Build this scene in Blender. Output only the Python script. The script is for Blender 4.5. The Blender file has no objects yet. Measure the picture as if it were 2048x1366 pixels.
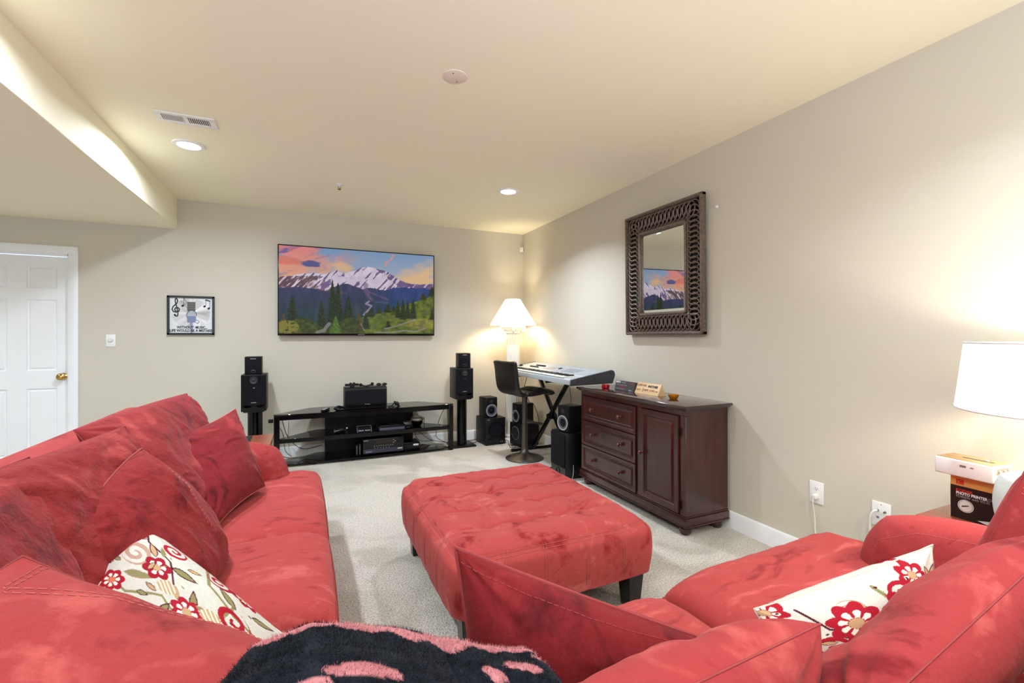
import bpy, bmesh, math, random
import numpy as np
from mathutils import Vector, Matrix, noise
PI = math.pi
R = math.radians
S = bpy.context.scene
C = S.collection

# ------------------------------------------------------------------ camera
cam_d = bpy.data.cameras.new('camera')
cam = bpy.data.objects.new('camera', cam_d)
C.objects.link(cam)
cam.location = (-2.66, -5.489, 1.315)
cam.rotation_euler = (R(90), 0, R(-24.453))
cam_d.sensor_width = 36
cam_d.lens = 905.95 / 2048 * 36
cam_d.shift_y = -10.6 / 2048
cam_d.clip_start = 0.02
S.camera = cam

# ------------------------------------------------------------------ world, exposure, render settings
w = bpy.data.worlds.new('world')
S.world = w
w.use_nodes = True
w.node_tree.nodes['Background'].inputs[0].default_value = (1.0, 1.17, 1.42, 1)
w.node_tree.nodes['Background'].inputs[1].default_value = 1.9
S.view_settings.view_transform = 'Standard'
S.view_settings.look = 'None'
S.view_settings.gamma = 1
S.view_settings.use_curve_mapping = False
S.view_settings.exposure = 0.0
S.cycles.use_denoising = True
S.cycles.max_bounces = 8
S.cycles.diffuse_bounces = 5
S.cycles.glossy_bounces = 4
S.cycles.transmission_bounces = 6
S.cycles.caustics_reflective = False
S.cycles.caustics_refractive = False
S.cycles.sample_clamp_indirect = 6

CANS = [(-3.42, -1.60), (-0.93, -1.60), (-3.42, -3.27), (-0.93, -5.0), (-3.42, -5.9), (-0.93, -7.2)]  # last two are unseen fill lamps, added behind the camera
LOWCANS = [(-6.0, -1.5), (-6.0, -4.2)]
CAN_W = 24.0
WB = (1.0, 1.14, 1.34)   # the camera's white balance against the warm lamps
def light(name, kind, loc, energy, color, **k):
    d = bpy.data.lights.new(name, kind)
    d.energy = energy
    d.color = color
    for a, b in k.items():
        setattr(d, a, b)
    o = bpy.data.objects.new(name, d)
    C.objects.link(o)
    o.location = loc
    return o
for (x, y), k in zip(CANS, (1.25, 1.0, 1.2, .62, .3, .3)):
    light('downlight_lamp', 'AREA', (x, y, 2.655), CAN_W * k, WB, shape='DISK', size=0.13, spread=R(168 if x < -2 else 132))
for x, y in LOWCANS:
    light('downlight_lamp', 'AREA', (x, y, 2.355), CAN_W * .8, WB, shape='DISK', size=0.13, spread=R(150))
# added fill light behind the camera, aimed up to brighten the ceiling
fl = light('added_ceiling_fill', 'AREA', (-2.4, -6.5, 1.5), 95, (1.0, 1.17, 1.42), shape='DISK', size=0.5)
fl.rotation_euler = (R(180), 0, 0)

# ------------------------------------------------------------------ helpers
WO = {}
def worigin(p):
    return WO.get(p.name, Vector((0, 0, 0)))
def thing(name, label, cat, loc=(0, 0, 0), group=None):
    o = bpy.data.objects.new(name, None)
    C.objects.link(o)
    o.empty_display_size = 0.05
    o.location = loc
    o['label'] = label
    o['category'] = cat
    if group:
        o['group'] = group
    WO[o.name] = Vector(loc)
    return o
def tag(o, label, cat, group=None):
    o['label'] = label
    o['category'] = cat
    if group:
        o['group'] = group
    return o
def finish(me, m, smooth):
    if m is not None:
        for x in (m if isinstance(m, (list, tuple)) else [m]):
            me.materials.append(x)
    if smooth == 'auto':
        me.polygons.foreach_set('use_smooth', [True] * len(me.polygons))
        try:
            me.set_sharp_from_angle(angle=R(38))
        except Exception:
            pass
    elif smooth:
        me.polygons.foreach_set('use_smooth', [True] * len(me.polygons))
def obj(name, bm, m, parent=None, loc=None, smooth='auto'):
    """bm holds world coordinates; parent (or loc) gives the origin"""
    me = bpy.data.meshes.new(name)
    if isinstance(bm, bmesh.types.BMesh):
        bmesh.ops.recalc_face_normals(bm, faces=bm.faces)
        bm.to_mesh(me)
        bm.free()
    else:
        me.from_pydata(bm[0], [], bm[1])
        me.update()
    org = worigin(parent) if parent else Vector(loc or (0, 0, 0))
    me.transform(Matrix.Translation(-org))
    finish(me, m, smooth)
    o = bpy.data.objects.new(name, me)
    C.objects.link(o)
    if parent:
        o.parent = parent
    else:
        o.location = org
    WO[o.name] = org
    return o
def struct(name, bm, m, parent=None, smooth='auto', loc=None):
    o = obj(name, bm, m, parent, loc, smooth)
    if not parent:
        o['kind'] = 'structure'
    return o
def B():
    return bmesh.new()
def merge(bm, src, M=None):
    if M is not None:
        bmesh.ops.transform(src, matrix=M, verts=src.verts)
    me = bpy.data.meshes.new('tmp')
    src.to_mesh(me)
    src.free()
    bm.from_mesh(me)
    bpy.data.meshes.remove(me)
    return bm
def box(bm, x0, x1, y0, y1, z0, z1, bev=0.0, seg=2, M=None):
    t = bmesh.new()
    bmesh.ops.create_cube(t, size=1)
    sx, sy, sz = abs(x1 - x0), abs(y1 - y0), abs(z1 - z0)
    bmesh.ops.scale(t, vec=(sx, sy, sz), verts=t.verts)
    bmesh.ops.translate(t, vec=((x0 + x1) / 2, (y0 + y1) / 2, (z0 + z1) / 2), verts=t.verts)
    if bev > 0:
        bmesh.ops.bevel(t, geom=t.edges[:], offset=min(bev, sx * .49, sy * .49, sz * .49), segments=seg, profile=.5, affect='EDGES')
    return merge(bm, t, M)
def bx(*a, **k):
    return box(bmesh.new(), *a, **k)
def frame_mat(o, xa, ya):
    """matrix whose columns are x axis, y axis, z = x cross y, at origin o"""
    xa = Vector(xa).normalized()
    ya = Vector(ya)
    za = xa.cross(ya).normalized()
    ya = za.cross(xa)
    M = Matrix((xa, ya, za)).transposed().to_4x4()
    M.translation = Vector(o)
    return M
def prism(bm, pts, z0, z1, M=None, bev=0.0, seg=1):
    """polygon pts (x, y) extruded from z0 to z1"""
    t = bmesh.new()
    lo = [t.verts.new((x, y, z0)) for x, y in pts]
    hi = [t.verts.new((x, y, z1)) for x, y in pts]
    n = len(pts)
    t.faces.new(lo[::-1])
    t.faces.new(hi)
    for i in range(n):
        t.faces.new((lo[i], lo[(i + 1) % n], hi[(i + 1) % n], hi[i]))
    bmesh.ops.recalc_face_normals(t, faces=t.faces)
    if bev > 0:
        bmesh.ops.bevel(t, geom=t.edges[:], offset=bev, segments=seg, profile=.5, affect='EDGES')
    return merge(bm, t, M)
def lathe(bm, prof, n=24, M=None, cap=True):
    """prof = list of (radius, z)"""
    t = bmesh.new()
    rings = []
    for r, z in prof:
        if r < 1e-5:
            rings.append([t.verts.new((0, 0, z))])
        else:
            rings.append([t.verts.new((r * math.cos(2 * PI * i / n), r * math.sin(2 * PI * i / n), z)) for i in range(n)])
    for a, b in zip(rings, rings[1:]):
        for i in range(n):
            j = (i + 1) % n
            if len(a) == 1 and len(b) == 1:
                continue
            if len(a) == 1:
                t.faces.new((a[0], b[i], b[j]))
            elif len(b) == 1:
                t.faces.new((a[i], a[j], b[0]))
            else:
                t.faces.new((a[i], a[j], b[j], b[i]))
    if cap:
        for r_ in (rings[0], rings[-1]):
            if len(r_) > 2:
                t.faces.new(r_)
    bmesh.ops.recalc_face_normals(t, faces=t.faces)
    return merge(bm, t, M)
def T(x=0, y=0, z=0):
    return Matrix.Translation((x, y, z))
def RX(a): return Matrix.Rotation(R(a), 4, 'X')
def RY(a): return Matrix.Rotation(R(a), 4, 'Y')
def RZ(a): return Matrix.Rotation(R(a), 4, 'Z')
def tube(bm, pts, r, n=8, closed=False):
    pts = [Vector(p) for p in pts]
    t = bmesh.new()
    m = len(pts)
    rings = []
    up = Vector((0, 0, 1))
    prev = None
    for i, p in enumerate(pts):
        a = pts[(i - 1) % m] if (closed or i > 0) else p
        b = pts[(i + 1) % m] if (closed or i < m - 1) else p
        d = (b - a)
        d = d.normalized() if d.length > 1e-9 else Vector((0, 0, 1))
        if prev is None:
            x = d.cross(up)
            if x.length < 1e-3:
                x = d.cross(Vector((1, 0, 0)))
            x.normalize()
        else:
            x = (prev - d * prev.dot(d))
            x = x.normalized() if x.length > 1e-6 else d.orthogonal().normalized()
        prev = x
        y = d.cross(x)
        rr = r[i] if isinstance(r, (list, tuple)) else r
        rings.append([t.verts.new(p + (x * math.cos(2 * PI * k / n) + y * math.sin(2 * PI * k / n)) * rr) for k in range(n)])
    for i in range(m if closed else m - 1):
        a, b = rings[i], rings[(i + 1) % m]
        for k in range(n):
            t.faces.new((a[k], a[(k + 1) % n], b[(k + 1) % n], b[k]))
    if not closed:
        t.faces.new(rings[0][::-1])
        t.faces.new(rings[-1])
    return merge(bm, t)
def spline(ctrl, n=8):
    """Catmull-Rom through control points"""
    P = [Vector(p) for p in ctrl]
    P = [P[0] * 2 - P[1]] + P + [P[-1] * 2 - P[-2]]
    out = []
    for i in range(1, len(P) - 2):
        for k in range(n):
            t = k / n
            a, b, c, d = P[i - 1], P[i], P[i + 1], P[i + 2]
            out.append(.5 * ((2 * b) + (c - a) * t + (2 * a - 5 * b + 4 * c - d) * t * t + (3 * b - a - 3 * c + d) * t ** 3))
    out.append(P[-2])
    return out
def text_mesh(s, size, M, m, parent, name='lettering', extrude=0.0004, align='CENTER', sx=1.0, bold=0.0):
    cu = bpy.data.curves.new('txt', 'FONT')
    cu.body = s
    cu.size = size
    cu.extrude = extrude
    cu.offset = bold
    cu.align_x = align
    cu.align_y = 'CENTER'
    cu.resolution_u = 3
    o = bpy.data.objects.new('txt', cu)
    C.objects.link(o)
    dg = bpy.context.evaluated_depsgraph_get()
    dg.update()
    me = bpy.data.meshes.new_from_object(o.evaluated_get(dg))
    bpy.data.objects.remove(o)
    me.transform(M @ Matrix.Diagonal((sx, 1, 1, 1)))
    org = worigin(parent)
    me.transform(Matrix.Translation(-org))
    me.materials.clear()
    me.materials.append(m)
    q = bpy.data.objects.new(name, me)
    C.objects.link(q)
    q.parent = parent
    WO[q.name] = org
    return q
def dup(root, dx, label=None):
    """copy a thing with parts and sub-parts, moved by dx"""
    r = root.copy()
    C.objects.link(r)
    r.location = root.location + Vector(dx)
    if label:
        r['label'] = label
    WO[r.name] = Vector(r.location)
    for ch in list(root.children):
        c = ch.copy()
        C.objects.link(c)
        c.parent = r
        for g in ch.children:
            d = g.copy()
            C.objects.link(d)
            d.parent = c
    return r

# ------------------------------------------------------------------ materials
def srgb(r, g, b):
    f = lambda c: (c / 255 / 12.92) if c / 255 <= .04045 else ((c / 255 + .055) / 1.055) ** 2.4
    return (f(r), f(g), f(b), 1)
def nd(nt, t, **k):
    n = nt.nodes.new(t)
    for a, b in k.items():
        if a.startswith('i_'):
            key = a[2:]
            key = int(key) if key.isdigit() else key.replace('_', ' ')
            n.inputs[key].default_value = b
        else:
            setattr(n, a, b)
    return n
def mat(name, col, rough=.5, metal=0.0, spec=.5, vary=.06, scale=6.0, bump=0.0, bscale=60.0, emis=None, estr=0.0, coat=0.0, trans=0.0, sheen=0.0, stretch=None, alpha=None):
    m = bpy.data.materials.new(name)
    m.use_nodes = True
    nt = m.node_tree
    p = nt.nodes['Principled BSDF']
    p.inputs['Roughness'].default_value = rough
    p.inputs['Metallic'].default_value = metal
    p.inputs['Specular IOR Level'].default_value = spec
    p.inputs['Coat Weight'].default_value = coat
    p.inputs['Coat Roughness'].default_value = .08
    p.inputs['Transmission Weight'].default_value = trans
    p.inputs['Sheen Weight'].default_value = sheen
    tc = nd(nt, 'ShaderNodeTexCoord')
    mp = nd(nt, 'ShaderNodeMapping')
    nt.links.new(tc.outputs['Object'], mp.inputs[0])
    if stretch:
        mp.inputs['Scale'].default_value = stretch
    if vary > 0:
        nz = nd(nt, 'ShaderNodeTexNoise', i_Scale=scale, i_Detail=4.0)
        nt.links.new(mp.outputs[0], nz.inputs['Vector'])
        cr = nd(nt, 'ShaderNodeValToRGB')
        c = np.array(col[:3])
        cr.color_ramp.elements[0].position = .3
        cr.color_ramp.elements[1].position = .7
        cr.color_ramp.elements[0].color = tuple(c * (1 - vary)) + (1,)
        cr.color_ramp.elements[1].color = tuple(np.minimum(c * (1 + vary), 1)) + (1,)
        nt.links.new(nz.outputs['Fac'], cr.inputs[0])
        nt.links.new(cr.outputs[0], p.inputs['Base Color'])
    else:
        p.inputs['Base Color'].default_value = col
    if bump > 0:
        nb = nd(nt, 'ShaderNodeTexNoise', i_Scale=bscale, i_Detail=3.0)
        nt.links.new(mp.outputs[0], nb.inputs['Vector'])
        bp = nd(nt, 'ShaderNodeBump', i_Strength=bump, i_Distance=.002)
        nt.links.new(nb.outputs['Fac'], bp.inputs['Height'])
        nt.links.new(bp.outputs[0], p.inputs['Normal'])
    if emis:
        p.inputs['Emission Color'].default_value = emis
        p.inputs['Emission Strength'].default_value = estr
    return m

M_wall = mat('wall_paint', srgb(203, 196, 180), .75, spec=.25, vary=.012, scale=1.2, bump=.08, bscale=220)
M_ceil = mat('ceiling_paint', srgb(246, 240, 214), .9, spec=.1, vary=.012, scale=.8, bump=.05, bscale=200)
M_trim = mat('white_trim_paint', srgb(238, 238, 238), .35, vary=.01)
M_white = mat('white_plastic', srgb(236, 236, 232), .35, vary=.01)
M_blackgl = mat('black_glass', srgb(4, 4, 5), .06, vary=.02, spec=.4)
M_blackgloss = mat('black_gloss_metal', srgb(7, 7, 8), .18, spec=.3, vary=.05)
M_black = mat('black_plastic', srgb(12, 12, 14), .42, spec=.25, vary=.1, bump=.05, bscale=400)
M_blackvinyl = mat('black_vinyl_woodgrain', srgb(17, 14, 14), .45, spec=.3, vary=.2, scale=30, stretch=(1, 1, .15), bump=.15, bscale=120)
M_grille = mat('dark_speaker_cloth', srgb(13, 12, 18), .85, vary=.12, scale=200, bump=.3, bscale=900, spec=.2)
M_cone = mat('speaker_cone', srgb(32, 32, 35), .5, vary=.1)
M_silver = mat('silver_ring', srgb(205, 205, 210), .3, metal=.7, vary=.03)
M_bright = mat('printed_white', srgb(235, 235, 235), .5, vary=.01)
M_print_grey = mat('printed_grey', srgb(150, 150, 150), .5, vary=.01)
M_cable = mat('black_rubber_cable', srgb(18, 18, 18), .5, vary=.05)
M_wcable = mat('white_cable', srgb(228, 226, 218), .4, vary=.02)
M_brass = mat('polished_brass', srgb(205, 170, 100), .18, metal=1.0, vary=.03)
M_steel = mat('brushed_grey_steel', srgb(98, 92, 86), .33, metal=.85, vary=.08, scale=40, bump=.1, bscale=300, stretch=(1, 1, .1))
M_leather = mat('black_leather', srgb(24, 19, 17), .33, vary=.12, scale=12, bump=.35, bscale=180)
M_darkleg = mat('espresso_wood', srgb(27, 21, 20), .25, vary=.1)
M_knob = mat('turned_cherry_knob', srgb(80, 38, 30), .2, vary=.1, coat=.5)

def wood(name, c1, c2, rough=.28, coat=.4, axis='Z'):
    m = bpy.data.materials.new(name)
    m.use_nodes = True
    nt = m.node_tree
    p = nt.nodes['Principled BSDF']
    p.inputs['Roughness'].default_value = rough
    p.inputs['Coat Weight'].default_value = coat
    p.inputs['Coat Roughness'].default_value = .12
    tc = nd(nt, 'ShaderNodeTexCoord')
    mp = nd(nt, 'ShaderNodeMapping')
    mp.inputs['Scale'].default_value = {'Z': (14, 14, 1.2), 'Y': (14, 1.2, 14)}[axis]
    nt.links.new(tc.outputs['Object'], mp.inputs[0])
    n1 = nd(nt, 'ShaderNodeTexNoise', i_Scale=2.2, i_Detail=6.0, i_Distortion=.8)
    nt.links.new(mp.outputs[0], n1.inputs['Vector'])
    n2 = nd(nt, 'ShaderNodeTexNoise', i_Scale=2.6, i_Detail=2.0)
    nt.links.new(tc.outputs['Object'], n2.inputs['Vector'])
    ad = nd(nt, 'ShaderNodeMath', operation='ADD')
    mu = nd(nt, 'ShaderNodeMath', operation='MULTIPLY', i_1=.5)
    nt.links.new(n1.outputs['Fac'], ad.inputs[0])
    nt.links.new(n2.outputs['Fac'], ad.inputs[1])
    nt.links.new(ad.outputs[0], mu.inputs[0])
    cr = nd(nt, 'ShaderNodeValToRGB')
    cr.color_ramp.elements[0].position = .38
    cr.color_ramp.elements[1].position = .62
    cr.color_ramp.elements[0].color = c1
    cr.color_ramp.elements[1].color = c2
    nt.links.new(mu.outputs[0], cr.inputs[0])
    nt.links.new(cr.outputs[0], p.inputs['Base Color'])
    return m
M_cherry = wood('dark_cherry_wood', srgb(40, 16, 12), srgb(70, 28, 21))
M_cherrytop = wood('polished_cherry_top', srgb(38, 16, 13), srgb(60, 26, 22), rough=.14, coat=.8, axis='Y')
M_endwood = wood('red_brown_table_wood', srgb(122, 56, 34), srgb(160, 82, 50), rough=.25, coat=.4, axis='Y')

def carpet_mat():
    m = bpy.data.materials.new('cream_carpet')
    m.use_nodes = True
    nt = m.node_tree
    p = nt.nodes['Principled BSDF']
    p.inputs['Roughness'].default_value = 1
    p.inputs['Specular IOR Level'].default_value = .05
    p.inputs['Sheen Weight'].default_value = .2
    tc = nd(nt, 'ShaderNodeTexCoord')
    big = nd(nt, 'ShaderNodeTexNoise', i_Scale=1.5, i_Detail=3.0, i_Distortion=1.2)
    fine = nd(nt, 'ShaderNodeTexNoise', i_Scale=110.0, i_Detail=2.0)
    tuft = nd(nt, 'ShaderNodeTexVoronoi', i_Scale=120.0)
    for n in (big, fine, tuft):
        nt.links.new(tc.outputs['Object'], n.inputs['Vector'])
    cr = nd(nt, 'ShaderNodeValToRGB')
    cr.color_ramp.elements[0].position = .43
    cr.color_ramp.elements[1].position = .57
    cr.color_ramp.elements[0].color = srgb(186, 177, 163)
    cr.color_ramp.elements[1].color = srgb(208, 199, 187)
    nt.links.new(big.outputs['Fac'], cr.inputs[0])
    cr2 = nd(nt, 'ShaderNodeValToRGB')
    cr2.color_ramp.elements[0].position = .34
    cr2.color_ramp.elements[1].position = .58
    cr2.color_ramp.elements[0].color = (.42, .41, .36, 1)
    cr2.color_ramp.elements[1].color = (1, 1, 1, 1)
    nt.links.new(fine.outputs['Fac'], cr2.inputs[0])
    mx = nd(nt, 'ShaderNodeMix', data_type='RGBA', blend_type='MULTIPLY')
    mx.inputs[0].default_value = .7
    nt.links.new(cr.outputs[0], mx.inputs[6])
    nt.links.new(cr2.outputs[0], mx.inputs[7])
    nt.links.new(mx.outputs[2], p.inputs['Base Color'])
    bp = nd(nt, 'ShaderNodeBump', i_Strength=.8, i_Distance=.006)
    nt.links.new(tuft.outputs['Distance'], bp.inputs['Height'])
    bp2 = nd(nt, 'ShaderNodeBump', i_Strength=.6, i_Distance=.005)
    nt.links.new(fine.outputs['Fac'], bp2.inputs['Height'])
    nt.links.new(bp.outputs[0], bp2.inputs['Normal'])
    nt.links.new(bp2.outputs[0], p.inputs['Normal'])
    return m
M_carpet = carpet_mat()

def suede(name, dark, mid, light_, crinkle=.25, stretch=(1, 1, 1), nap=1.6):
    m = bpy.data.materials.new(name)
    m.use_nodes = True
    nt = m.node_tree
    p = nt.nodes['Principled BSDF']
    p.inputs['Roughness'].default_value = .88
    p.inputs['Specular IOR Level'].default_value = .12
    p.inputs['Sheen Weight'].default_value = .12
    p.inputs['Sheen Roughness'].default_value = .45
    p.inputs['Sheen Tint'].default_value = (1, .55, .5, 1)
    tc = nd(nt, 'ShaderNodeTexCoord')
    mp = nd(nt, 'ShaderNodeMapping')
    mp.inputs['Scale'].default_value = stretch
    nt.links.new(tc.outputs['Object'], mp.inputs[0])
    n1 = nd(nt, 'ShaderNodeTexNoise', i_Scale=nap * 2.2, i_Detail=5.0, i_Roughness=.55, i_Distortion=1.3)
    n2 = nd(nt, 'ShaderNodeTexNoise', i_Scale=nap * 9, i_Detail=4.0, i_Roughness=.6, i_Distortion=1.0)
    n3 = nd(nt, 'ShaderNodeTexNoise', i_Scale=300.0, i_Detail=2.0)
    for n in (n1, n2, n3):
        nt.links.new(mp.outputs[0], n.inputs['Vector'])
    cr = nd(nt, 'ShaderNodeValToRGB')
    e = cr.color_ramp.elements
    e[0].position = .36
    e[0].color = dark
    e[1].position = .64
    e[1].color = light_
    k = cr.color_ramp.elements.new(.45)
    k.color = mid
    k = cr.color_ramp.elements.new(.56)
    k.color = mid
    mixf = nd(nt, 'ShaderNodeMix', data_type='FLOAT')
    mixf.inputs[0].default_value = .22
    nt.links.new(n1.outputs['Fac'], mixf.inputs[2])
    nt.links.new(n2.outputs['Fac'], mixf.inputs[3])
    nt.links.new(mixf.outputs[0], cr.inputs[0])
    cr3 = nd(nt, 'ShaderNodeValToRGB')
    cr3.color_ramp.elements[0].color = (.82, .82, .82, 1)
    cr3.color_ramp.elements[0].position = .35
    cr3.color_ramp.elements[1].position = .65
    nt.links.new(n3.outputs['Fac'], cr3.inputs[0])
    mx = nd(nt, 'ShaderNodeMix', data_type='RGBA', blend_type='MULTIPLY')
    mx.inputs[0].default_value = .5
    nt.links.new(cr.outputs[0], mx.inputs[6])
    nt.links.new(cr3.outputs[0], mx.inputs[7])
    nt.links.new(mx.outputs[2], p.inputs['Base Color'])
    c1 = nd(nt, 'ShaderNodeTexNoise', i_Scale=38.0, i_Detail=4.0, i_Roughness=.55, i_Distortion=.35)
    nt.links.new(mp.outputs[0], c1.inputs['Vector'])
    b1 = nd(nt, 'ShaderNodeBump', i_Strength=crinkle, i_Distance=.012)
    nt.links.new(c1.outputs['Fac'], b1.inputs['Height'])
    b2 = nd(nt, 'ShaderNodeBump', i_Strength=.25, i_Distance=.002)
    nt.links.new(n3.outputs['Fac'], b2.inputs['Height'])
    nt.links.new(b1.outputs[0], b2.inputs['Normal'])
    nt.links.new(b2.outputs[0], p.inputs['Normal'])
    return m
RD, RM, RL = srgb(120, 30, 36), srgb(158, 56, 57), srgb(180, 80, 77)
M_suede = suede('red_microsuede', RD, RM, RL, .22)
M_suede_c = suede('red_microsuede_crinkled', srgb(98, 26, 32), srgb(136, 42, 44), srgb(160, 62, 60), .55)
M_suede_s = suede('red_microsuede_seat', srgb(134, 42, 44), srgb(166, 64, 62), srgb(186, 86, 82), .12, stretch=(.8, 2.2, 1))
M_suede_o = suede('red_microsuede_ottoman', srgb(136, 36, 38), srgb(171, 70, 67), srgb(190, 95, 90), .1, nap=2.0)
M_suede_d = suede('dark_red_microsuede', srgb(84, 22, 28), srgb(124, 34, 38), srgb(148, 48, 50), .3)
M_stitch = mat('red_stitching', srgb(184, 92, 88), .8, vary=.1)
M_seam = mat('red_seam_piping', srgb(146, 50, 52), .8, vary=.1)

def vcol_mat(name, rough=.6, emit=0.0, bump=0.0, bscale=300, sheen=0.0, spec=.3):
    m = bpy.data.materials.new(name)
    m.use_nodes = True
    nt = m.node_tree
    p = nt.nodes['Principled BSDF']
    p.inputs['Roughness'].default_value = rough
    p.inputs['Specular IOR Level'].default_value = spec
    p.inputs['Sheen Weight'].default_value = sheen
    a = nd(nt, 'ShaderNodeAttribute', attribute_name='Col')
    nt.links.new(a.outputs['Color'], p.inputs['Base Color'])
    if emit:
        p.inputs['Base Color'].default_value = (0.01, .01, .01, 1)
        for l in list(p.inputs['Base Color'].links):
            nt.links.remove(l)
        nt.links.new(a.outputs['Color'], p.inputs['Emission Color'])
        p.inputs['Emission Strength'].default_value = emit
    if bump:
        tc = nd(nt, 'ShaderNodeTexCoord')
        nz = nd(nt, 'ShaderNodeTexNoise', i_Scale=float(bscale), i_Detail=3.0)
        nt.links.new(tc.outputs['Object'], nz.inputs['Vector'])
        bp = nd(nt, 'ShaderNodeBump', i_Strength=bump, i_Distance=.002)
        nt.links.new(nz.outputs['Fac'], bp.inputs['Height'])
        nt.links.new(bp.outputs[0], p.inputs['Normal'])
    return m

# numpy value noise for painted prints and wrinkles
_rng = np.random.RandomState(7)
_TAB = _rng.rand(256, 256)
def vnoise(x, y):
    xi = np.floor(x).astype(int)
    yi = np.floor(y).astype(int)
    fx = x - xi
    fy = y - yi
    fx = fx * fx * (3 - 2 * fx)
    fy = fy * fy * (3 - 2 * fy)
    g = lambda a, b: _TAB[a % 256, b % 256]
    return (g(xi, yi) * (1 - fx) + g(xi + 1, yi) * fx) * (1 - fy) + (g(xi, yi + 1) * (1 - fx) + g(xi + 1, yi + 1) * fx) * fy
def fbm(x, y, o=4, s=0.0):
    v = 0
    a = .5
    t = 0
    for i in range(o):
        v = v + a * vnoise(x * 2 ** i + 17.3 * i + s, y * 2 ** i + 9.1 * i + s * 1.7)
        t += a
        a *= .5
    return v / t
def setcol(me, rgb):
    """rgb: (nverts, 3) in sRGB 0..255"""
    c = np.clip(rgb / 255.0, 0, 1)
    lin = np.where(c <= .04045, c / 12.92, ((c + .055) / 1.055) ** 2.4)
    at = me.color_attributes.new('Col', 'FLOAT_COLOR', 'POINT')
    buf = np.ones((len(me.vertices), 4), np.float32)
    buf[:, :3] = lin
    at.data.foreach_set('color', buf.ravel())
def grid_mesh(nu, nv, fn):
    """fn(U, V) -> (N,3) points for U, V flat arrays in 0..1"""
    U, V = np.meshgrid(np.linspace(0, 1, nu), np.linspace(0, 1, nv))
    P = fn(U.ravel(), V.ravel())
    idx = np.arange(nu * nv).reshape(nv, nu)
    F = np.stack([idx[:-1, :-1], idx[:-1, 1:], idx[1:, 1:], idx[1:, :-1]], -1).reshape(-1, 4)
    return U.ravel(), V.ravel(), P, F
def np_mesh(name, P, F):
    me = bpy.data.meshes.new(name)
    P = np.asarray(P, np.float32)
    F = np.asarray(F, np.int32)
    me.vertices.add(len(P))
    me.vertices.foreach_set('co', P.ravel())
    k = F.shape[1]
    me.loops.add(F.size)
    me.loops.foreach_set('vertex_index', F.ravel())
    me.polygons.add(len(F))
    me.polygons.foreach_set('loop_start', np.arange(0, F.size, k, dtype=np.int32))
    me.update(calc_edges=True)
    me.validate()
    return me
def np_obj(name, P, F, m, parent=None, loc=None, smooth=True, col=None):
    org = worigin(parent) if parent else Vector(loc or (0, 0, 0))
    me = np_mesh(name, np.asarray(P) - np.array(org), F)
    if col is not None:
        setcol(me, col)
    finish(me, m, smooth)
    o = bpy.data.objects.new(name, me)
    C.objects.link(o)
    if parent:
        o.parent = parent
    else:
        o.location = org
    WO[o.name] = org
    return o

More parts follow.
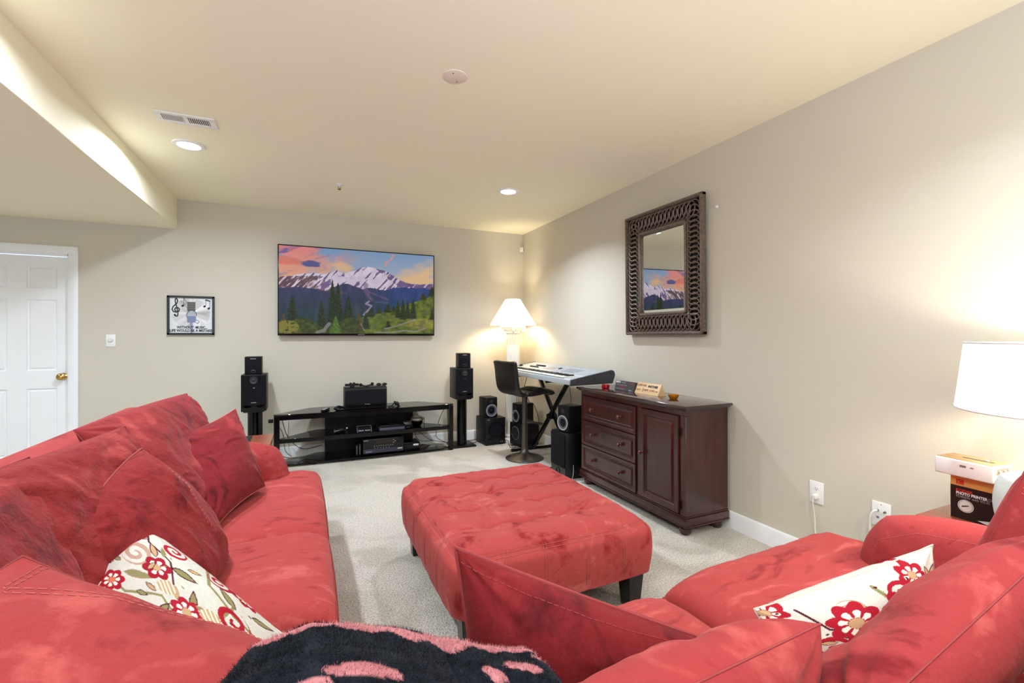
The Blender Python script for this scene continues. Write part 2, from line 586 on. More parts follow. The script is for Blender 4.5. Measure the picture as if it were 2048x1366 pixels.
# ------------------------------------------------------------------ soft goods
def smooth01(x):
    x = np.clip(x, 0, 1)
    return x * x * (3 - 2 * x)
class Pillow:
    """Soft cushion between four corners a,b,c,d (world), closed surface; side +1 faces along normal (b-a)x(d-a)."""
    def __init__(s, a, b, c, d, thick, pinch=.1, sq=2.2, power=.5, lump=.012, wr=.006, wscale=9, seed=0, sag=0.0, bow=0.0, wdir=0.0, fold=0.0, rnd=0.0):
        s.c = [np.array(v, float) for v in (a, b, c, d)]
        n = np.cross(s.c[2] - s.c[0], s.c[3] - s.c[1])
        s.n = n / np.linalg.norm(n)
        s.t = thick
        s.p = dict(pinch=pinch, sq=sq, power=power, lump=lump, wr=wr, wscale=wscale, seed=seed, sag=sag, bow=bow, wdir=wdir, fold=fold, rnd=rnd)
    def pt(s, u, v, side, off=0.0):
        """u,v in [-1,1]"""
        p = s.p
        k = p['pinch']
        uu = u * (1 - k * (1 - v * v)) * np.sqrt(1 - p['rnd'] * v * v / 2)
        vv = v * (1 - k * (1 - u * u)) * np.sqrt(1 - p['rnd'] * u * u / 2)
        fu = (uu + 1) / 2
        fv = (vv + 1) / 2
        a, b, c, d = s.c
        w = lambda q: q[:, None]
        base = w((1 - fu) * (1 - fv)) * a + w(fu * (1 - fv)) * b + w(fu * fv) * c + w((1 - fu) * fv) * d
        e = p['sq']
        prof = ((1 - np.abs(u) ** e) * (1 - np.abs(v) ** e)).clip(0, 1) ** p['power']
        sd = p['seed']
        L = np.linalg.norm(s.c[1] - s.c[0])
        H = np.linalg.norm(s.c[3] - s.c[0])
        X = fu * L
        Y = fv * H
        cs, sn = math.cos(p['wdir']), math.sin(p['wdir'])
        Xr, Yr = X * cs - Y * sn, X * sn + Y * cs
        big = fbm(X * 5 + sd * 3.1, Y * 5 + sd * 1.3 + side * 5, 3) - .5
        warp = fbm(X * 6 + sd, Y * 6 + 4, 2) * 1.2
        rid = 1 - np.abs(2 * fbm(Xr * p['wscale'] + warp + sd, Yr * p['wscale'] * .28 + warp + side * 7, 4) - 1)
        rid = smooth01((rid - .6) / .4)
        # gathers that radiate from the corners
        rad = 0
        for cu, cv in ((-1, -1), (1, -1), (1, 1), (-1, 1)):
            ru, rv = (u - cu), (v - cv)
            r = np.sqrt(ru * ru + rv * rv) + 1e-6
            an = np.arctan2(rv * cv * -1, ru * cu * -1)
            rad = rad + np.sin(an * 11 + sd + 2 * fbm(r * 3 + sd, an * 2, 2)) * np.exp(-(r / .75) ** 2) * smooth01(r / .2)
        amp = prof ** .5
        h = s.t / 2 * prof + (big * p['lump'] * 2 - rid * p['wr'] + rad * p['wr'] * .8) * amp
        if p['fold']:
            fl = np.sin((Xr * 14 + 3 * fbm(X * 3 + sd, Y * 3, 2)) * 1.0 + sd)
            h = h + p['fold'] * fl * amp
        P = base + s.n * w(side * (h + off * (1 if side > 0 else 1)))
        if p['sag']:
            P[:, 2] -= p['sag'] * (1 - u * u) * (1 - v * v)
        if p['bow']:
            P += s.n * w(p['bow'] * (1 - v * v))
        return P
    def mesh(s, n=90):
        t = np.linspace(-1, 1, n)
        t = np.sin(t * PI / 2) * .55 + t * .45     # denser near the edges
        U, V = np.meshgrid(t, t)
        U = U.ravel()
        V = V.ravel()
        Pf = s.pt(U, V, 1)
        Pb = s.pt(U, V, -1)
        idx = np.arange(n * n).reshape(n, n)
        Ff = np.stack([idx[:-1, :-1], idx[:-1, 1:], idx[1:, 1:], idx[1:, :-1]], -1).reshape(-1, 4)
        edge = (np.abs(U) > .99999) | (np.abs(V) > .99999)
        mapb = np.full(n * n, -1)
        mapb[edge] = idx.ravel()[edge]
        inner = np.where(~edge)[0]
        mapb[inner] = n * n + np.arange(len(inner))
        Pf[edge] = (Pf[edge] + Pb[edge]) / 2
        P = np.vstack([Pf, Pb[inner]])
        Fb = mapb[Ff][:, ::-1]
        s.UV = (U, V, inner)
        return P, np.vstack([Ff, Fb])
    def line(s, uvs, side=1, off=.001, n=40):
        pts = []
        uv = np.array(uvs, float)
        for i in range(len(uv) - 1):
            for k in range(n):
                pts.append(uv[i] + (uv[i + 1] - uv[i]) * k / n)
        pts.append(uv[-1])
        q = np.array(pts)
        return [Vector(x) for x in s.pt(q[:, 0], q[:, 1], side, off)]
    def border(s, n=40, off=0.0, e=1.0):
        q = [(-1 + 2 * k / n, -1) for k in range(n)] + [(1, -1 + 2 * k / n) for k in range(n)] + [(1 - 2 * k / n, 1) for k in range(n)] + [(-1, 1 - 2 * k / n) for k in range(n)]
        q = np.array(q) * e
        return [Vector(x) for x in s.pt(q[:, 0], q[:, 1], 1, off)]
def stitches(bm, pts, r=.0010, dash=.009, gap=.006):
    """dashed thread along a polyline"""
    pts = [Vector(p) for p in pts]
    acc = 0.0
    run = [pts[0]]
    for a, b in zip(pts, pts[1:]):
        acc += (b - a).length
        run.append(b)
        if acc > dash:
            tube(bm, [run[0], run[-1]], r, 4)
            run = [b]
            acc = -gap
        elif acc < 0:
            run = [b]
def make_pillow(name, pl, m, parent=None, label=None, cat=None, group=None, n=90, piping=.0045, seam_m=None, lines=(), loc=None, paint=None, stitch=(), stitch_m=None):
    P, F = pl.mesh(n)
    if loc is None:
        loc = tuple(np.mean([pl.c[2], pl.c[3]], axis=0)) if parent is None else None
    if parent is not None:
        o = np_obj(name, P, F, m, parent)
    else:
        col = None
        if paint is not None:
            U, V, inner = pl.UV
            cf = paint(U, V, 1)
            cb = paint(U[inner], V[inner], -1)
            col = np.vstack([cf, cb])
        o = np_obj(name, P, F, m, None, loc=loc, col=col)
        tag(o, label, cat, group)
    if piping:
        bm = B()
        tube(bm, pl.border(), piping, 6, closed=True)
        for l in lines:
            tube(bm, pl.line(l[1], l[0], off=-.001), .003, 6)
        obj('seam', bm, seam_m or M_seam, o)
    if stitch:
        bm = B()
        for l in stitch:
            stitches(bm, pl.line(l[1], l[0], off=.0008, n=120))
        obj('stitching', bm, stitch_m or M_stitch, o)['kind'] = 'stuff'
    return o

# ================================================================== SETTING
H = 2.68
XL, YR = -7.6, -8.6
struct('floor', bx(XL, .15, YR, .15, -.1, 0), M_carpet)
struct('ceiling', bx(-3.83, .15, YR, .15, H, H + .12), M_ceil)
struct('ceiling_lower', bx(XL, -3.83, YR, .15, 2.382, H + .12, bev=.004, seg=1), M_ceil)
bm = B()
box(bm, XL, -5.385, 0, .14, 0, H)
box(bm, -4.645, .15, 0, .14, 0, H)
box(bm, -5.385, -4.645, 0, .14, 2.07, H)
struct('wall_back', bm, M_wall)
struct('wall_right', bx(0, .15, YR, 0, 0, H), M_wall)
struct('wall_left', bx(XL - .15, XL, YR, .14, 0, H), M_wall)
# unseen rear wall, left wide open so the world light fills the room
bm = B()
box(bm, XL, -6.6, YR - .15, YR, 0, H)
box(bm, -.6, .15, YR - .15, YR, 0, H)
struct('wall_rear', bm, M_wall)

def base_prof(h=.115, t=.016):
    return [(0, 0), (t, 0), (t, h - .03), (t * .75, h - .018), (t * .75, h - .01), (t * .35, h), (0, h)]
bm = B()   # profile (x = out from wall, y = up) extruded along the wall
prism(bm, base_prof(), 0, 4.57, frame_mat((0, -.0005, 0), (0, -1, 0), (0, 0, 1)) )
# frame: x axis = -Y (out of wall), y = Z, z = -Y x Z = -X
struct('baseboard_back', bm, M_trim)
bm = B()
prism(bm, base_prof(), 0, 8.5, frame_mat((-.0005, 0, 0), (-1, 0, 0), (0, 0, 1)) @ Matrix.Diagonal((1, 1, -1, 1)))
struct('baseboard_right', bm, M_trim)

# door: casing, jamb, six raised panels, brass knob
door = thing('door_1', 'white six-panel door with a brass knob in the left of the back wall', 'door', (-5.015, 0.03, 0))
door['kind'] = 'structure'
dx0, dx1 = -5.375, -4.658
bm = B()
st = .086
xs = [dx0, dx0 + st, dx0 + st + .21, dx1 - st - .21, dx1 - st, dx1]
zs = [0.008, .23, .84, 1.00, 1.65, 1.75, 1.955, 2.045]
yf, yb = .035, .07
box(bm, xs[0], xs[1], yf, yb, zs[0], zs[-1])
box(bm, xs[2], xs[3], yf, yb, zs[0], zs[-1])
box(bm, xs[4], xs[5], yf, yb, zs[0], zs[-1])
for a, b in ((0, 1), (2, 3), (4, 5), (6, 7)):
    box(bm, xs[1], xs[2], yf, yb, zs[a], zs[b])
    box(bm, xs[3], xs[4], yf, yb, zs[a], zs[b])
obj('door_leaf', bm, M_trim, door)
for xa, xb in ((xs[1], xs[2]), (xs[3], xs[4])):
    for za, zb in ((zs[1], zs[2]), (zs[3], zs[4]), (zs[5], zs[6])):
        t = B()
        # raised field with sloped margin
        ins = .028
        v = []
        for (d, y) in ((0, yf + .001), (.008, yf + .010), (ins * .6, yf + .012), (ins, yf + .003)):
            v.append([t.verts.new(p) for p in ((xa + d, y, za + d), (xb - d, y, za + d), (xb - d, y, zb - d), (xa + d, y, zb - d))])
        for r0, r1 in zip(v, v[1:]):
            for i in range(4):
                t.faces.new((r0[i], r0[(i + 1) % 4], r1[(i + 1) % 4], r1[i]))
        t.faces.new(v[-1])
        obj('door_panel', t, M_trim, door, smooth=False)
bm = B()
lathe(bm, [(0, 0), (.033, 0), (.033, .004), (.02, .008), (.011, .012), (.011, .03), (.024, .036), (.031, .048), (.03, .06), (.02, .068), (0, .07)], 24, frame_mat((-4.70, .034, .944), (1, 0, 0), (0, 0, 1)))
obj('door_knob', bm, M_brass, door)
cas = [(0, 0), (.07, 0), (.07, .012), (.055, .02), (.02, .016), (.008, .012), (0, .010)]
bm = B()
def casing(bm, x_in, sgn):
    pts = [(x_in + sgn * a, -b) for a, b in cas]
    prism(bm, pts, 0, 2.07)
casing(bm, -4.65, 1)
casing(bm, -5.38, -1)
prism(bm, [(-b, 2.07 + a) for a, b in cas], -5.45, -4.58, Matrix(((0, 0, 1, 0), (1, 0, 0, 0), (0, 1, 0, 0), (0, 0, 0, 1))))
obj('door_casing', bm, M_trim, door)
bm = B()
box(bm, -4.658, -4.644, -.002, .13, 0, 2.07)
box(bm, -5.386, -5.376, -.002, .13, 0, 2.07)
box(bm, -5.38, -4.65, -.002, .13, 2.052, 2.071)
obj('door_jamb', bm, M_trim, door)

# ================================================================== CEILING FITTINGS
M_lens = mat('lit_lens', (1, 1, 1, 1), .5, vary=0, emis=(1, .97, .92, 1), estr=12)
for i, ((x, y), z, lab) in enumerate(
        [(p, H, l) for p, l in zip(CANS, ['lit round recessed downlight in the ceiling beside the air vent', 'lit round recessed downlight in the ceiling near the room corner above the keyboard',
          'lit recessed downlight in the ceiling over the left end of the sofa', 'lit recessed downlight in the ceiling over the right end of the sofa',
          'unseen fill downlight added behind the sofa by the lowered ceiling', 'unseen fill downlight added behind the sofa by the right wall'])] +
        [(p, 2.382, l) for p, l in zip(LOWCANS, ['lit recessed downlight in the lowered ceiling near the door', 'lit recessed downlight in the lowered ceiling far from the door'])]):
    t = thing('recessed_downlight', lab, 'ceiling light', (x, y, z), 'recessed downlights')
    bm = B()
    lathe(bm, [(.070, 0), (.098, 0), (.100, -.004), (.096, -.009), (.074, -.012), (.070, -.008)], 32, T(x, y, z), cap=False)
    obj('trim_ring', bm, M_white, t)
    bm = B()
    lathe(bm, [(0, -.003), (.072, -.003), (.072, -.001), (0, -.001)], 28, T(x, y, z))
    obj('lens', bm, M_lens, t)
t = thing('ceiling_vent', 'white rectangular louvred air vent in the ceiling beside a downlight', 'vent', (-3.345, -2.045, H))
vx0, vx1, vy0, vy1 = -3.505, -3.185, -2.125, -1.97
bm = B()
box(bm, vx0, vx1, vy0, vy0 + .035, H - .008, H - .0005, .003)
box(bm, vx0, vx1, vy1 - .035, vy1, H - .008, H - .0005, .003)
box(bm, vx0, vx0 + .035, vy0 + .034, vy1 - .034, H - .0078, H - .0005)
box(bm, vx1 - .035, vx1, vy0 + .034, vy1 - .034, H - .0078, H - .0005)
box(bm, -3.357, -3.333, vy0 + .034, vy1 - .034, H - .0078, H - .0005)
obj('vent_frame', bm, M_white, t)
bm = B()
box(bm, vx0 + .03, vx1 - .03, vy0 + .03, vy1 - .03, H - .0025, H - .0005)
obj('vent_shade_sheet', bm, mat('vent_dark', srgb(30, 29, 28), .8), t)  # flat dark sheet, the shade between the slats put in as colour
for side, a, b in ((0, vx0 + .037, -3.359), (1, -3.331, vx1 - .037)):
    for k in range(10):
        xx = a + (k + .5) * (b - a) / 10
        bm = box(B(), -.0038, .0038, vy0 + .034, vy1 - .034, -.0006, .0006, M=T(xx, 0, H - .005) @ RY(35 if side else -35))
        obj('vent_slat', bm, M_white, t)
bm = B()
lathe(bm, [(0, -.006), (.058, -.006), (.064, -.004), (.066, -.0005), (0, -.0005)], 32, T(-1.947, -3.198, H))
t = thing('junction_cover', 'round off-white blank cover plate with two screws on the ceiling', 'cover plate', (-1.947, -3.198, H))
obj('plate', bm, mat('plate_paint', srgb(226, 214, 198), .6), t)
for dx, dy in ((.02, .035), (-.02, -.035)):
    bm = B()
    lathe(bm, [(0, -.008), (.004, -.0075), (.005, -.006), (0, -.005)], 10, T(-1.947 + dx, -3.198 + dy, H))
    obj('screw', bm, M_brass, t)
t = thing('fire_sprinkler', 'small white fire sprinkler head hanging from the ceiling', 'sprinkler', (-2.386, -1.136, H))
bm = B()
lathe(bm, [(0, -.0005), (.035, -.0005), (.035, -.003), (.03, -.006), (.012, -.008), (.010, -.02), (0, -.02)], 24, T(-2.386, -1.136, H))
obj('escutcheon', bm, M_white, t)
bm = B()
tube(bm, [(-2.386 - .009, -1.136, H - .02), (-2.386 - .012, -1.136, H - .03), (-2.386, -1.136, H - .042)], .002, 6)
tube(bm, [(-2.386 + .009, -1.136, H - .02), (-2.386 + .012, -1.136, H - .03), (-2.386, -1.136, H - .042)], .002, 6)
lathe(bm, [(0, -.042), (.015, -.043), (.015, -.045), (0, -.046)], 16, T(-2.386, -1.136, H))
obj('deflector', bm, M_steel, t)
t = thing('corner_motion_sensor', 'small white square sensor in the room corner just below the ceiling', 'sensor', (-.03, -.03, 2.47))
M_ = T(-.035, -.035, 2.47) @ RZ(-45 + 0)
bm = box(B(), -.022, .022, -.018, .02, -.028, .028, .005, M=M_)
obj('housing', bm, M_white, t)
bm = box(B(), -.014, .014, -.0205, -.017, -.018, .012, .003, M=M_)
obj('sensor_lens', bm, mat('sensor_window', srgb(222, 222, 222), .2), t)

# ================================================================== WALL THINGS
# dimmer switch
t = thing('dimmer_switch', 'white wall switch plate with a round dimmer between the door and the framed print', 'light switch', (-4.345, 0, 1.274))
obj('plate', bx(-4.381, -4.309, -.007, -.0005, 1.216, 1.332, .003), M_white, t)
bm = B()
lathe(bm, [(0, 0), (.019, 0), (.018, .012), (.015, .015), (0, .015)], 24, frame_mat((-4.345, -.006, 1.278), (1, 0, 0), (0, 0, 1)))
obj('dimmer_knob', bm, mat('knob_white', srgb(215, 214, 210), .3), t)

# framed music print
M_frame = mat('black_picture_frame', srgb(26, 22, 24), .35, vary=.1)
M_ink = mat('black_print', srgb(20, 20, 22), .6, vary=.02)
fx0, fx1, fz0, fz1 = -3.907, -3.511, 1.328, 1.718
t = thing('framed_music_print', 'black framed print of a microphone, music notes and a motto on the back wall', 'picture', (-3.709, 0, 1.33))
bm = B()
bw = .02
for a in ((fx0, fx1, fz0, fz0 + bw), (fx0, fx1, fz1 - bw, fz1), (fx0, fx0 + bw, fz0, fz1), (fx1 - bw, fx1, fz0, fz1)):
    box(bm, a[0], a[1], -.028, -.002, a[2], a[3], .002, 1)
obj('frame', bm, M_frame, t)
def ellip(X, Y, cx, cy, rx, ry, ang=0):
    c, s = math.cos(ang), math.sin(ang)
    dx, dy = X - cx, Y - cy
    return ((dx * c + dy * s) / rx) ** 2 + ((-dx * s + dy * c) / ry) ** 2
def blend(col, mask, rgb):
    mask = np.clip(mask, 0, 1)[:, None]
    return col * (1 - mask) + np.array(rgb, float) * mask
def soft(x, w):
    return np.clip(.5 - x / w, 0, 1)
def seg_dist(X, Y, pts):
    d = np.full(X.shape, 1e9)
    for (ax, ay), (bx_, by) in zip(pts, pts[1:]):
        vx, vy = bx_ - ax, by - ay
        tt = np.clip(((X - ax) * vx + (Y - ay) * vy) / (vx * vx + vy * vy + 1e-12), 0, 1)
        d = np.minimum(d, np.hypot(X - ax - tt * vx, Y - ay - tt * vy))
    return d
def paint_print(U, V):
    X = 220 + U * 975
    Y = 1085 - V * 790
    n = fbm(U * 6, V * 30, 4)
    col = np.stack([208 + 22 * n, 210 + 20 * n, 212 + 20 * n], 1)
    d1 = ellip(X, Y, 700, 640, 440, 330)
    band = fbm(np.arctan2(Y - 640, X - 700) * 2.5 + 9, d1 * .5, 3)
    col = blend(col, soft(d1 - 1, .02) * .8, (196, 192, 188))
    col = blend(col, soft(d1 - 1, .02) * np.clip((band - .5) * 3.5, 0, 1), (240, 240, 240))
    col = blend(col, soft(d1 - 1, .02) * np.clip((.42 - band) * 4, 0, 1), (160, 152, 148))
    col = blend(col, ((X > 615) & (X < 800) & (Y > 385) & (Y < 590)) * .9, (70, 70, 62))
    col = blend(col, ((X > 615) & (X < 800) & (Y > 385) & (Y < 560) & (np.sin(Y * .12) > .4)) * .5, (130, 128, 118))
    col = blend(col, soft(ellip(X, Y, 715, 690, 118, 122) - 1, .06), (60, 62, 64))
    col = blend(col, soft(ellip(X, Y, 715, 700, 105, 118) - 1, .06), (168, 174, 180))
    col = blend(col, ((X > 612) & (X < 805) & (Y > 705) & (Y < 850)) * 1.0, (120, 130, 160))
    col = blend(col, ((X > 685) & (X < 735) & (Y > 850) & (Y < 1085)) * .8, (130, 134, 165))
    col = blend(col, soft(seg_dist(X, Y, [(585, 700), (590, 830), (640, 880)]) - 7, 4), (190, 196, 205))
    col = blend(col, soft(seg_dist(X, Y, [(825, 700), (820, 830), (770, 880)]) - 7, 4), (190, 196, 205))
    col = blend(col, soft(seg_dist(X, Y, [(800, 790), (850, 790), (885, 830), (850, 870), (820, 850)]) - 6, 4), (60, 55, 55))
    # treble clef
    clef = [(350, 700), (335, 680), (360, 712), (400, 700), (408, 640), (385, 520), (345, 380), (350, 330), (378, 318), (400, 360), (385, 420), (300, 500), (278, 560), (310, 610), (370, 622), (430, 600), (440, 550), (400, 515), (350, 530), (335, 570), (365, 600)]
    wd = np.full(X.shape, 13.0)
    col = blend(col, soft(seg_dist(X, Y, clef) - wd, 5), (20, 20, 22))
    col = blend(col, soft(ellip(X, Y, 340, 682, 24, 24) - 1, .1), (20, 20, 22))
    for cx, cy in ((515, 475), (1010, 480), (1108, 525)):
        col = blend(col, soft(ellip(X, Y, cx, cy, 33, 24, -.4) - 1, .1), (20, 20, 22))
    for pl in ([(540, 470), (540, 300), (560, 340), (595, 390), (580, 450)], [(1035, 470), (1038, 325)], [(1133, 520), (1132, 350)]):
        col = blend(col, soft(seg_dist(X, Y, pl) - 5, 4), (20, 20, 22))
    col = blend(col, soft(seg_dist(X, Y, [(1040, 335), (1132, 360)]) - 13, 4), (20, 20, 22))
    return col
U, V, P, F = grid_mesh(200, 160, lambda u, v: np.stack([fx0 + .018 + u * (fx1 - fx0 - .036), np.full(u.shape, -.012), fz0 + .018 + v * (fz1 - fz0 - .036)], 1))
np_obj('print', P, F, vcol_mat('printed_paper', .25), t, smooth=False, col=paint_print(U, V))
tm = lambda x, y, z: frame_mat((x, y, z), (1, 0, 0), (0, 0, 1))
text_mesh('WITHOUT  MUSIC...', .036, tm(-3.70, -.0135, 1.402), M_ink, t, 'lettering', sx=.80, bold=.0012)
text_mesh('LIFE WOULD BE A MISTAKE', .036, tm(-3.71, -.0135, 1.370), M_ink, t, 'lettering', sx=.80, bold=.0012)

# television with its mountain picture
tx0, tx1, tz0, tz1 = -2.935, -1.237, 1.322, 2.298
t = thing('flat_screen_television', 'large wall-mounted television showing a snowy mountain at sunset', 'television', (-2.086, 0, 1.32))
obj('casing', bx(tx0, tx1, -.075, -.035, tz0, tz1, .004), M_blackgloss, t)
obj('wall_bracket', bx(-2.35, -1.8, -.036, -.001, 1.6, 2.0), M_black, t)
def poly_y(X, pts):
    xs_ = [p[0] for p in pts]
    ys_ = [p[1] for p in pts]
    return np.interp(X, xs_, ys_)
def tree(col, X, Y, cx, top, bot, half, rgb, rgb2, seed):
    tt = (Y - top) / (bot - top)
    inside = (tt > 0) & (tt < 1)
    tier = (np.abs(((tt * 13 + seed) % 1) - .0))
    hw = half * np.clip(tt, 0, 1) ** .8 * (.55 + .45 * tier) * (.75 + .6 * fbm(X * .06 + seed, Y * .09, 2))
    m = inside & (np.abs(X - cx) < hw + 2)
    sh = fbm(X * .08 + seed * 3, Y * .12, 3)
    c = np.array(rgb)[None] * (1 - sh[:, None]) + np.array(rgb2)[None] * sh[:, None]
    return np.where(m[:, None], c, col)
def paint_mountain(U, V):
    X = 155 + U * 1765
    top = 108 + U * 128
    Y = 1135 - V * (1135 - top)
    nz = fbm(X * .004 + (Y * .002), Y * .012 - X * .002, 5)
    X0, Y0 = X, Y
    X = X + (fbm(X0 * .008, Y0 * .02, 4, 11) - .5) * 190
    Y = Y + (fbm(X0 * .007 + 30, Y0 * .02, 4, 13) - .5) * 90
    nz2 = fbm(X * .003 + 40, Y * .010 + X * .003, 5, 3)
    # sky
    h = np.clip((Y - 100) / 450, 0, 1)
    left = np.clip((1150 - X) / 700, 0, 1)
    blue = np.stack([120 + 60 * h, 158 + 25 * h, 200 - 0 * h], 1)
    pink = np.stack([236 + 0 * h, 138 + 45 * h, 140 - 0 * h], 1)
    peach = np.stack([238 + 0 * h, 196 + 0 * h, 150 + 0 * h], 1)
    mk = np.clip((nz - .36) * 4, 0, 1)
    col = blue * (1 - (mk * left)[:, None]) + pink * (mk * left)[:, None]
    mk = np.clip((nz2 - .50) * 5, 0, 1) * left * .8
    col = col * (1 - mk[:, None]) + np.array([110, 100, 165.]) * mk[:, None]
    mk = np.clip((Y - 250 - (1920 - X) * .25) / 160, 0, 1) * np.clip((X - 1250) / 300, 0, 1) * np.clip((nz2 - .28) * 4, 0, 1)
    col = col * (1 - mk[:, None]) + peach * mk[:, None]
    mk = soft(ellip(X, Y, 800, 350, 130, 70) - 1, 1.4) * .8
    col = blend(col, mk, (245, 190, 140))
    mk = soft(ellip(X, Y, 470, 315, 110, 38, .05) - 1, .8) * .9
    col = blend(col, mk, (84, 88, 150))
    mk = soft(ellip(X, Y, 205, 165, 60, 22) - 1, .9) * .8
    col = blend(col, mk, (100, 100, 168))
    mk = soft(ellip(X, Y, 240, 300, 120, 50) - 1, .9) * .7
    col = blend(col, mk, (240, 120, 100))
    mk = soft(ellip(X, Y, 1375, 265, 90, 20, -.9) - 1, .8) * .8
    col = blend(col, mk, (240, 160, 150))
    X, Y = X0, Y0
    # snow massif
    rg = (fbm(X * .02, Y * .02, 3) - .5) * 24
    ridge = poly_y(X, [(150, 480), (260, 465), (400, 440), (520, 430), (640, 445), (720, 410), (765, 395), (830, 435), (900, 415), (980, 395), (1040, 368), (1110, 355), (1160, 365), (1230, 380), (1330, 410), (1400, 450), (1480, 505), (1600, 550), (1750, 562), (1925, 560)]) + rg * .5
    m = Y > ridge
    sn = fbm(X * .011 + Y * .012, Y * .010 - X * .009, 5, 5)
    st_ = fbm(X * .035 + Y * .03, Y * .012, 4, 2)
    c = np.stack([196 + 50 * sn, 182 + 50 * sn, 205 + 40 * sn], 1)
    rock = (st_ > .58) | ((X > 1210) & (Y < 380 + (X - 1210) * .75 + 60 * (st_ - .4)) & (st_ > .40))
    rock |= ((X > 690) & (X < 860) & (Y < 470) & (st_ > .45))
    rock |= ((X > 200) & (X < 720) & (Y > 470) & (st_ > .50))
    rock |= ((X > 1500) & (Y > 570) & (st_ > .48))
    rc = np.stack([104 + 30 * sn, 82 + 24 * sn, 128 + 20 * sn], 1)
    c = np.where(rock[:, None], rc, c)
    c = blend(c, ((X + 500 * (sn - .5) < 600) & (Y > 465) & (st_ > .42)) * .75, (98, 66, 72))
    col = np.where(m[:, None], c, col)
    # dark forested valley sides
    valley = poly_y(X, [(150, 600), (300, 600), (420, 595), (560, 615), (650, 640), (760, 570), (860, 555), (960, 580), (1050, 620), (1140, 600), (1240, 620), (1340, 628), (1450, 590), (1600, 600), (1800, 605), (1925, 620)]) + rg
    m = Y > valley
    vn = fbm(X * .02, Y * .006, 4, 8)
    dk = np.clip((Y - 600) / 350, 0, 1)
    c = np.stack([52 - 14 * dk + 26 * vn, 54 + 4 * dk + 24 * vn, 92 - 30 * dk + 20 * vn], 1)
    rr = np.clip((X - 1150) / 300, 0, 1)
    c = c + np.stack([-6 * rr, 8 * rr, 30 * rr], 1)
    col = np.where(m[:, None], c, col)
    mk = soft(seg_dist(X, Y, [(430, 520), (560, 620), (700, 640), (860, 665)]) - 6 - 20 * vn, 24)
    col = blend(col, mk * .4, (140, 100, 96))
    mk = soft(seg_dist(X, Y, [(1090, 570), (1090, 640), (1140, 720), (1160, 740)]) - 12 - 24 * vn, 24) + soft(seg_dist(X, Y, [(1100, 640), (1230, 690), (1340, 735)]) - 4 - 12 * vn, 18)
    col = blend(col, np.clip(mk, 0, 1) * .65, (128, 100, 136))
    mk = soft(seg_dist(X, Y, [(1125, 760), (1090, 785), (1155, 812), (1130, 850), (1100, 880), (1065, 915)]) - 11, 8)
    col = blend(col, mk * .85, (170, 150, 175))
    mk = soft(ellip(X, Y, 1280, 770, 90, 12, .05) - 1, .8)
    col = blend(col, mk * .6, (90, 100, 120))
    # meadow
    mead = poly_y(X, [(150, 1180), (900, 1130), (1010, 960), (1120, 925), (1300, 880), (1500, 820), (1700, 760), (1925, 690)]) + rg * .6
    m = Y > mead
    gn = fbm(X * .02, Y * .03, 4, 4)
    c = np.stack([44 + 100 * gn, 64 + 92 * gn, 24 + 34 * gn], 1)
    c = blend(c, soft(ellip(X, Y, 1780, 1020, 200, 60) - 1, 1.0) * .6, (182, 168, 72))
    c = blend(c, (fbm(X * .03, Y * .04, 3, 9) > .60) * .6, (110, 100, 84))
    col = np.where(m[:, None], c, col)
    for q in ((1150, 830, 940, 60), (1240, 820, 900, 45), (1350, 790, 890, 60), (1420, 810, 880, 40), (1470, 745, 950, 45), (1535, 730, 970, 50), (1590, 760, 960, 45), (1660, 725, 960, 55), (1350, 980, 1065, 45), (1790, 665, 740, 55), (1900, 590, 700, 60), (1900, 840, 970, 40), (1090, 890, 1080, 60)):
        col = tree(col, X, Y, q[0], q[1], q[2], q[3], (28, 38, 30), (72, 80, 40), q[0] * .01)
    for q in ((1010, 880, 1100, 60), (200, 900, 1135, 60)):
        col = tree(col, X, Y, q[0], q[1], q[2], q[3], (60, 56, 34), (120, 96, 50), q[0] * .01)
    for q in ((290, 690, 1100, 90), (595, 745, 1090, 70), (715, 510, 1020, 75), (775, 540, 1060, 85), (890, 700, 1135, 110)):
        col = tree(col, X, Y, q[0], q[1], q[2], q[3], (18, 24, 22), (70, 84, 38), q[0] * .013)
    m = (Y > 1010 + 60 * np.sin(X * .012)) & (X < 1020)
    gn = fbm(X * .03, Y * .04, 3, 6)
    col = np.where(m[:, None], np.stack([40 + 60 * gn, 48 + 62 * gn, 24 + 22 * gn], 1), col)
    col = tree(col, X, Y, 750, 930, 1135, 75, (50, 84, 30), (120, 150, 60), 3)
    mk = soft(ellip(X, Y, 240, 1060, 120, 80) - 1, .3) * (gn > .35)
    col = blend(col, mk * .85, (148, 140, 56))
    for pl_, wd in (([(1310, 1080), (1440, 1050), (1560, 1010), (1690, 970)], 9), ([(1200, 1120), (1420, 1118), (1560, 1100), (1700, 1112), (1810, 1070)], 11), ([(1030, 1020), (1075, 1100)], 6), ([(550, 1120), (620, 1100), (680, 1020)], 20)):
        col = blend(col, soft(seg_dist(X, Y, pl_) - wd * (.4 + gn), 8) * .75, (158, 146, 146))
    return col * .97
U, V, P, F = grid_mesh(440, 250, lambda u, v: np.stack([tx0 + .012 + u * (tx1 - tx0 - .024), np.full(u.shape, -.0762), tz0 + .022 + v * (tz1 - tz0 - .034)], 1))
M_screen = vcol_mat('lit_screen', .08, emit=.80, spec=.06)
np_obj('screen', P, F, M_screen, t, smooth=False, col=paint_mountain(U, V))
text_mesh('SAMSUNG', .016, tm(-2.086, -.0765, tz0 + .011), M_print_grey, t, 'lettering')

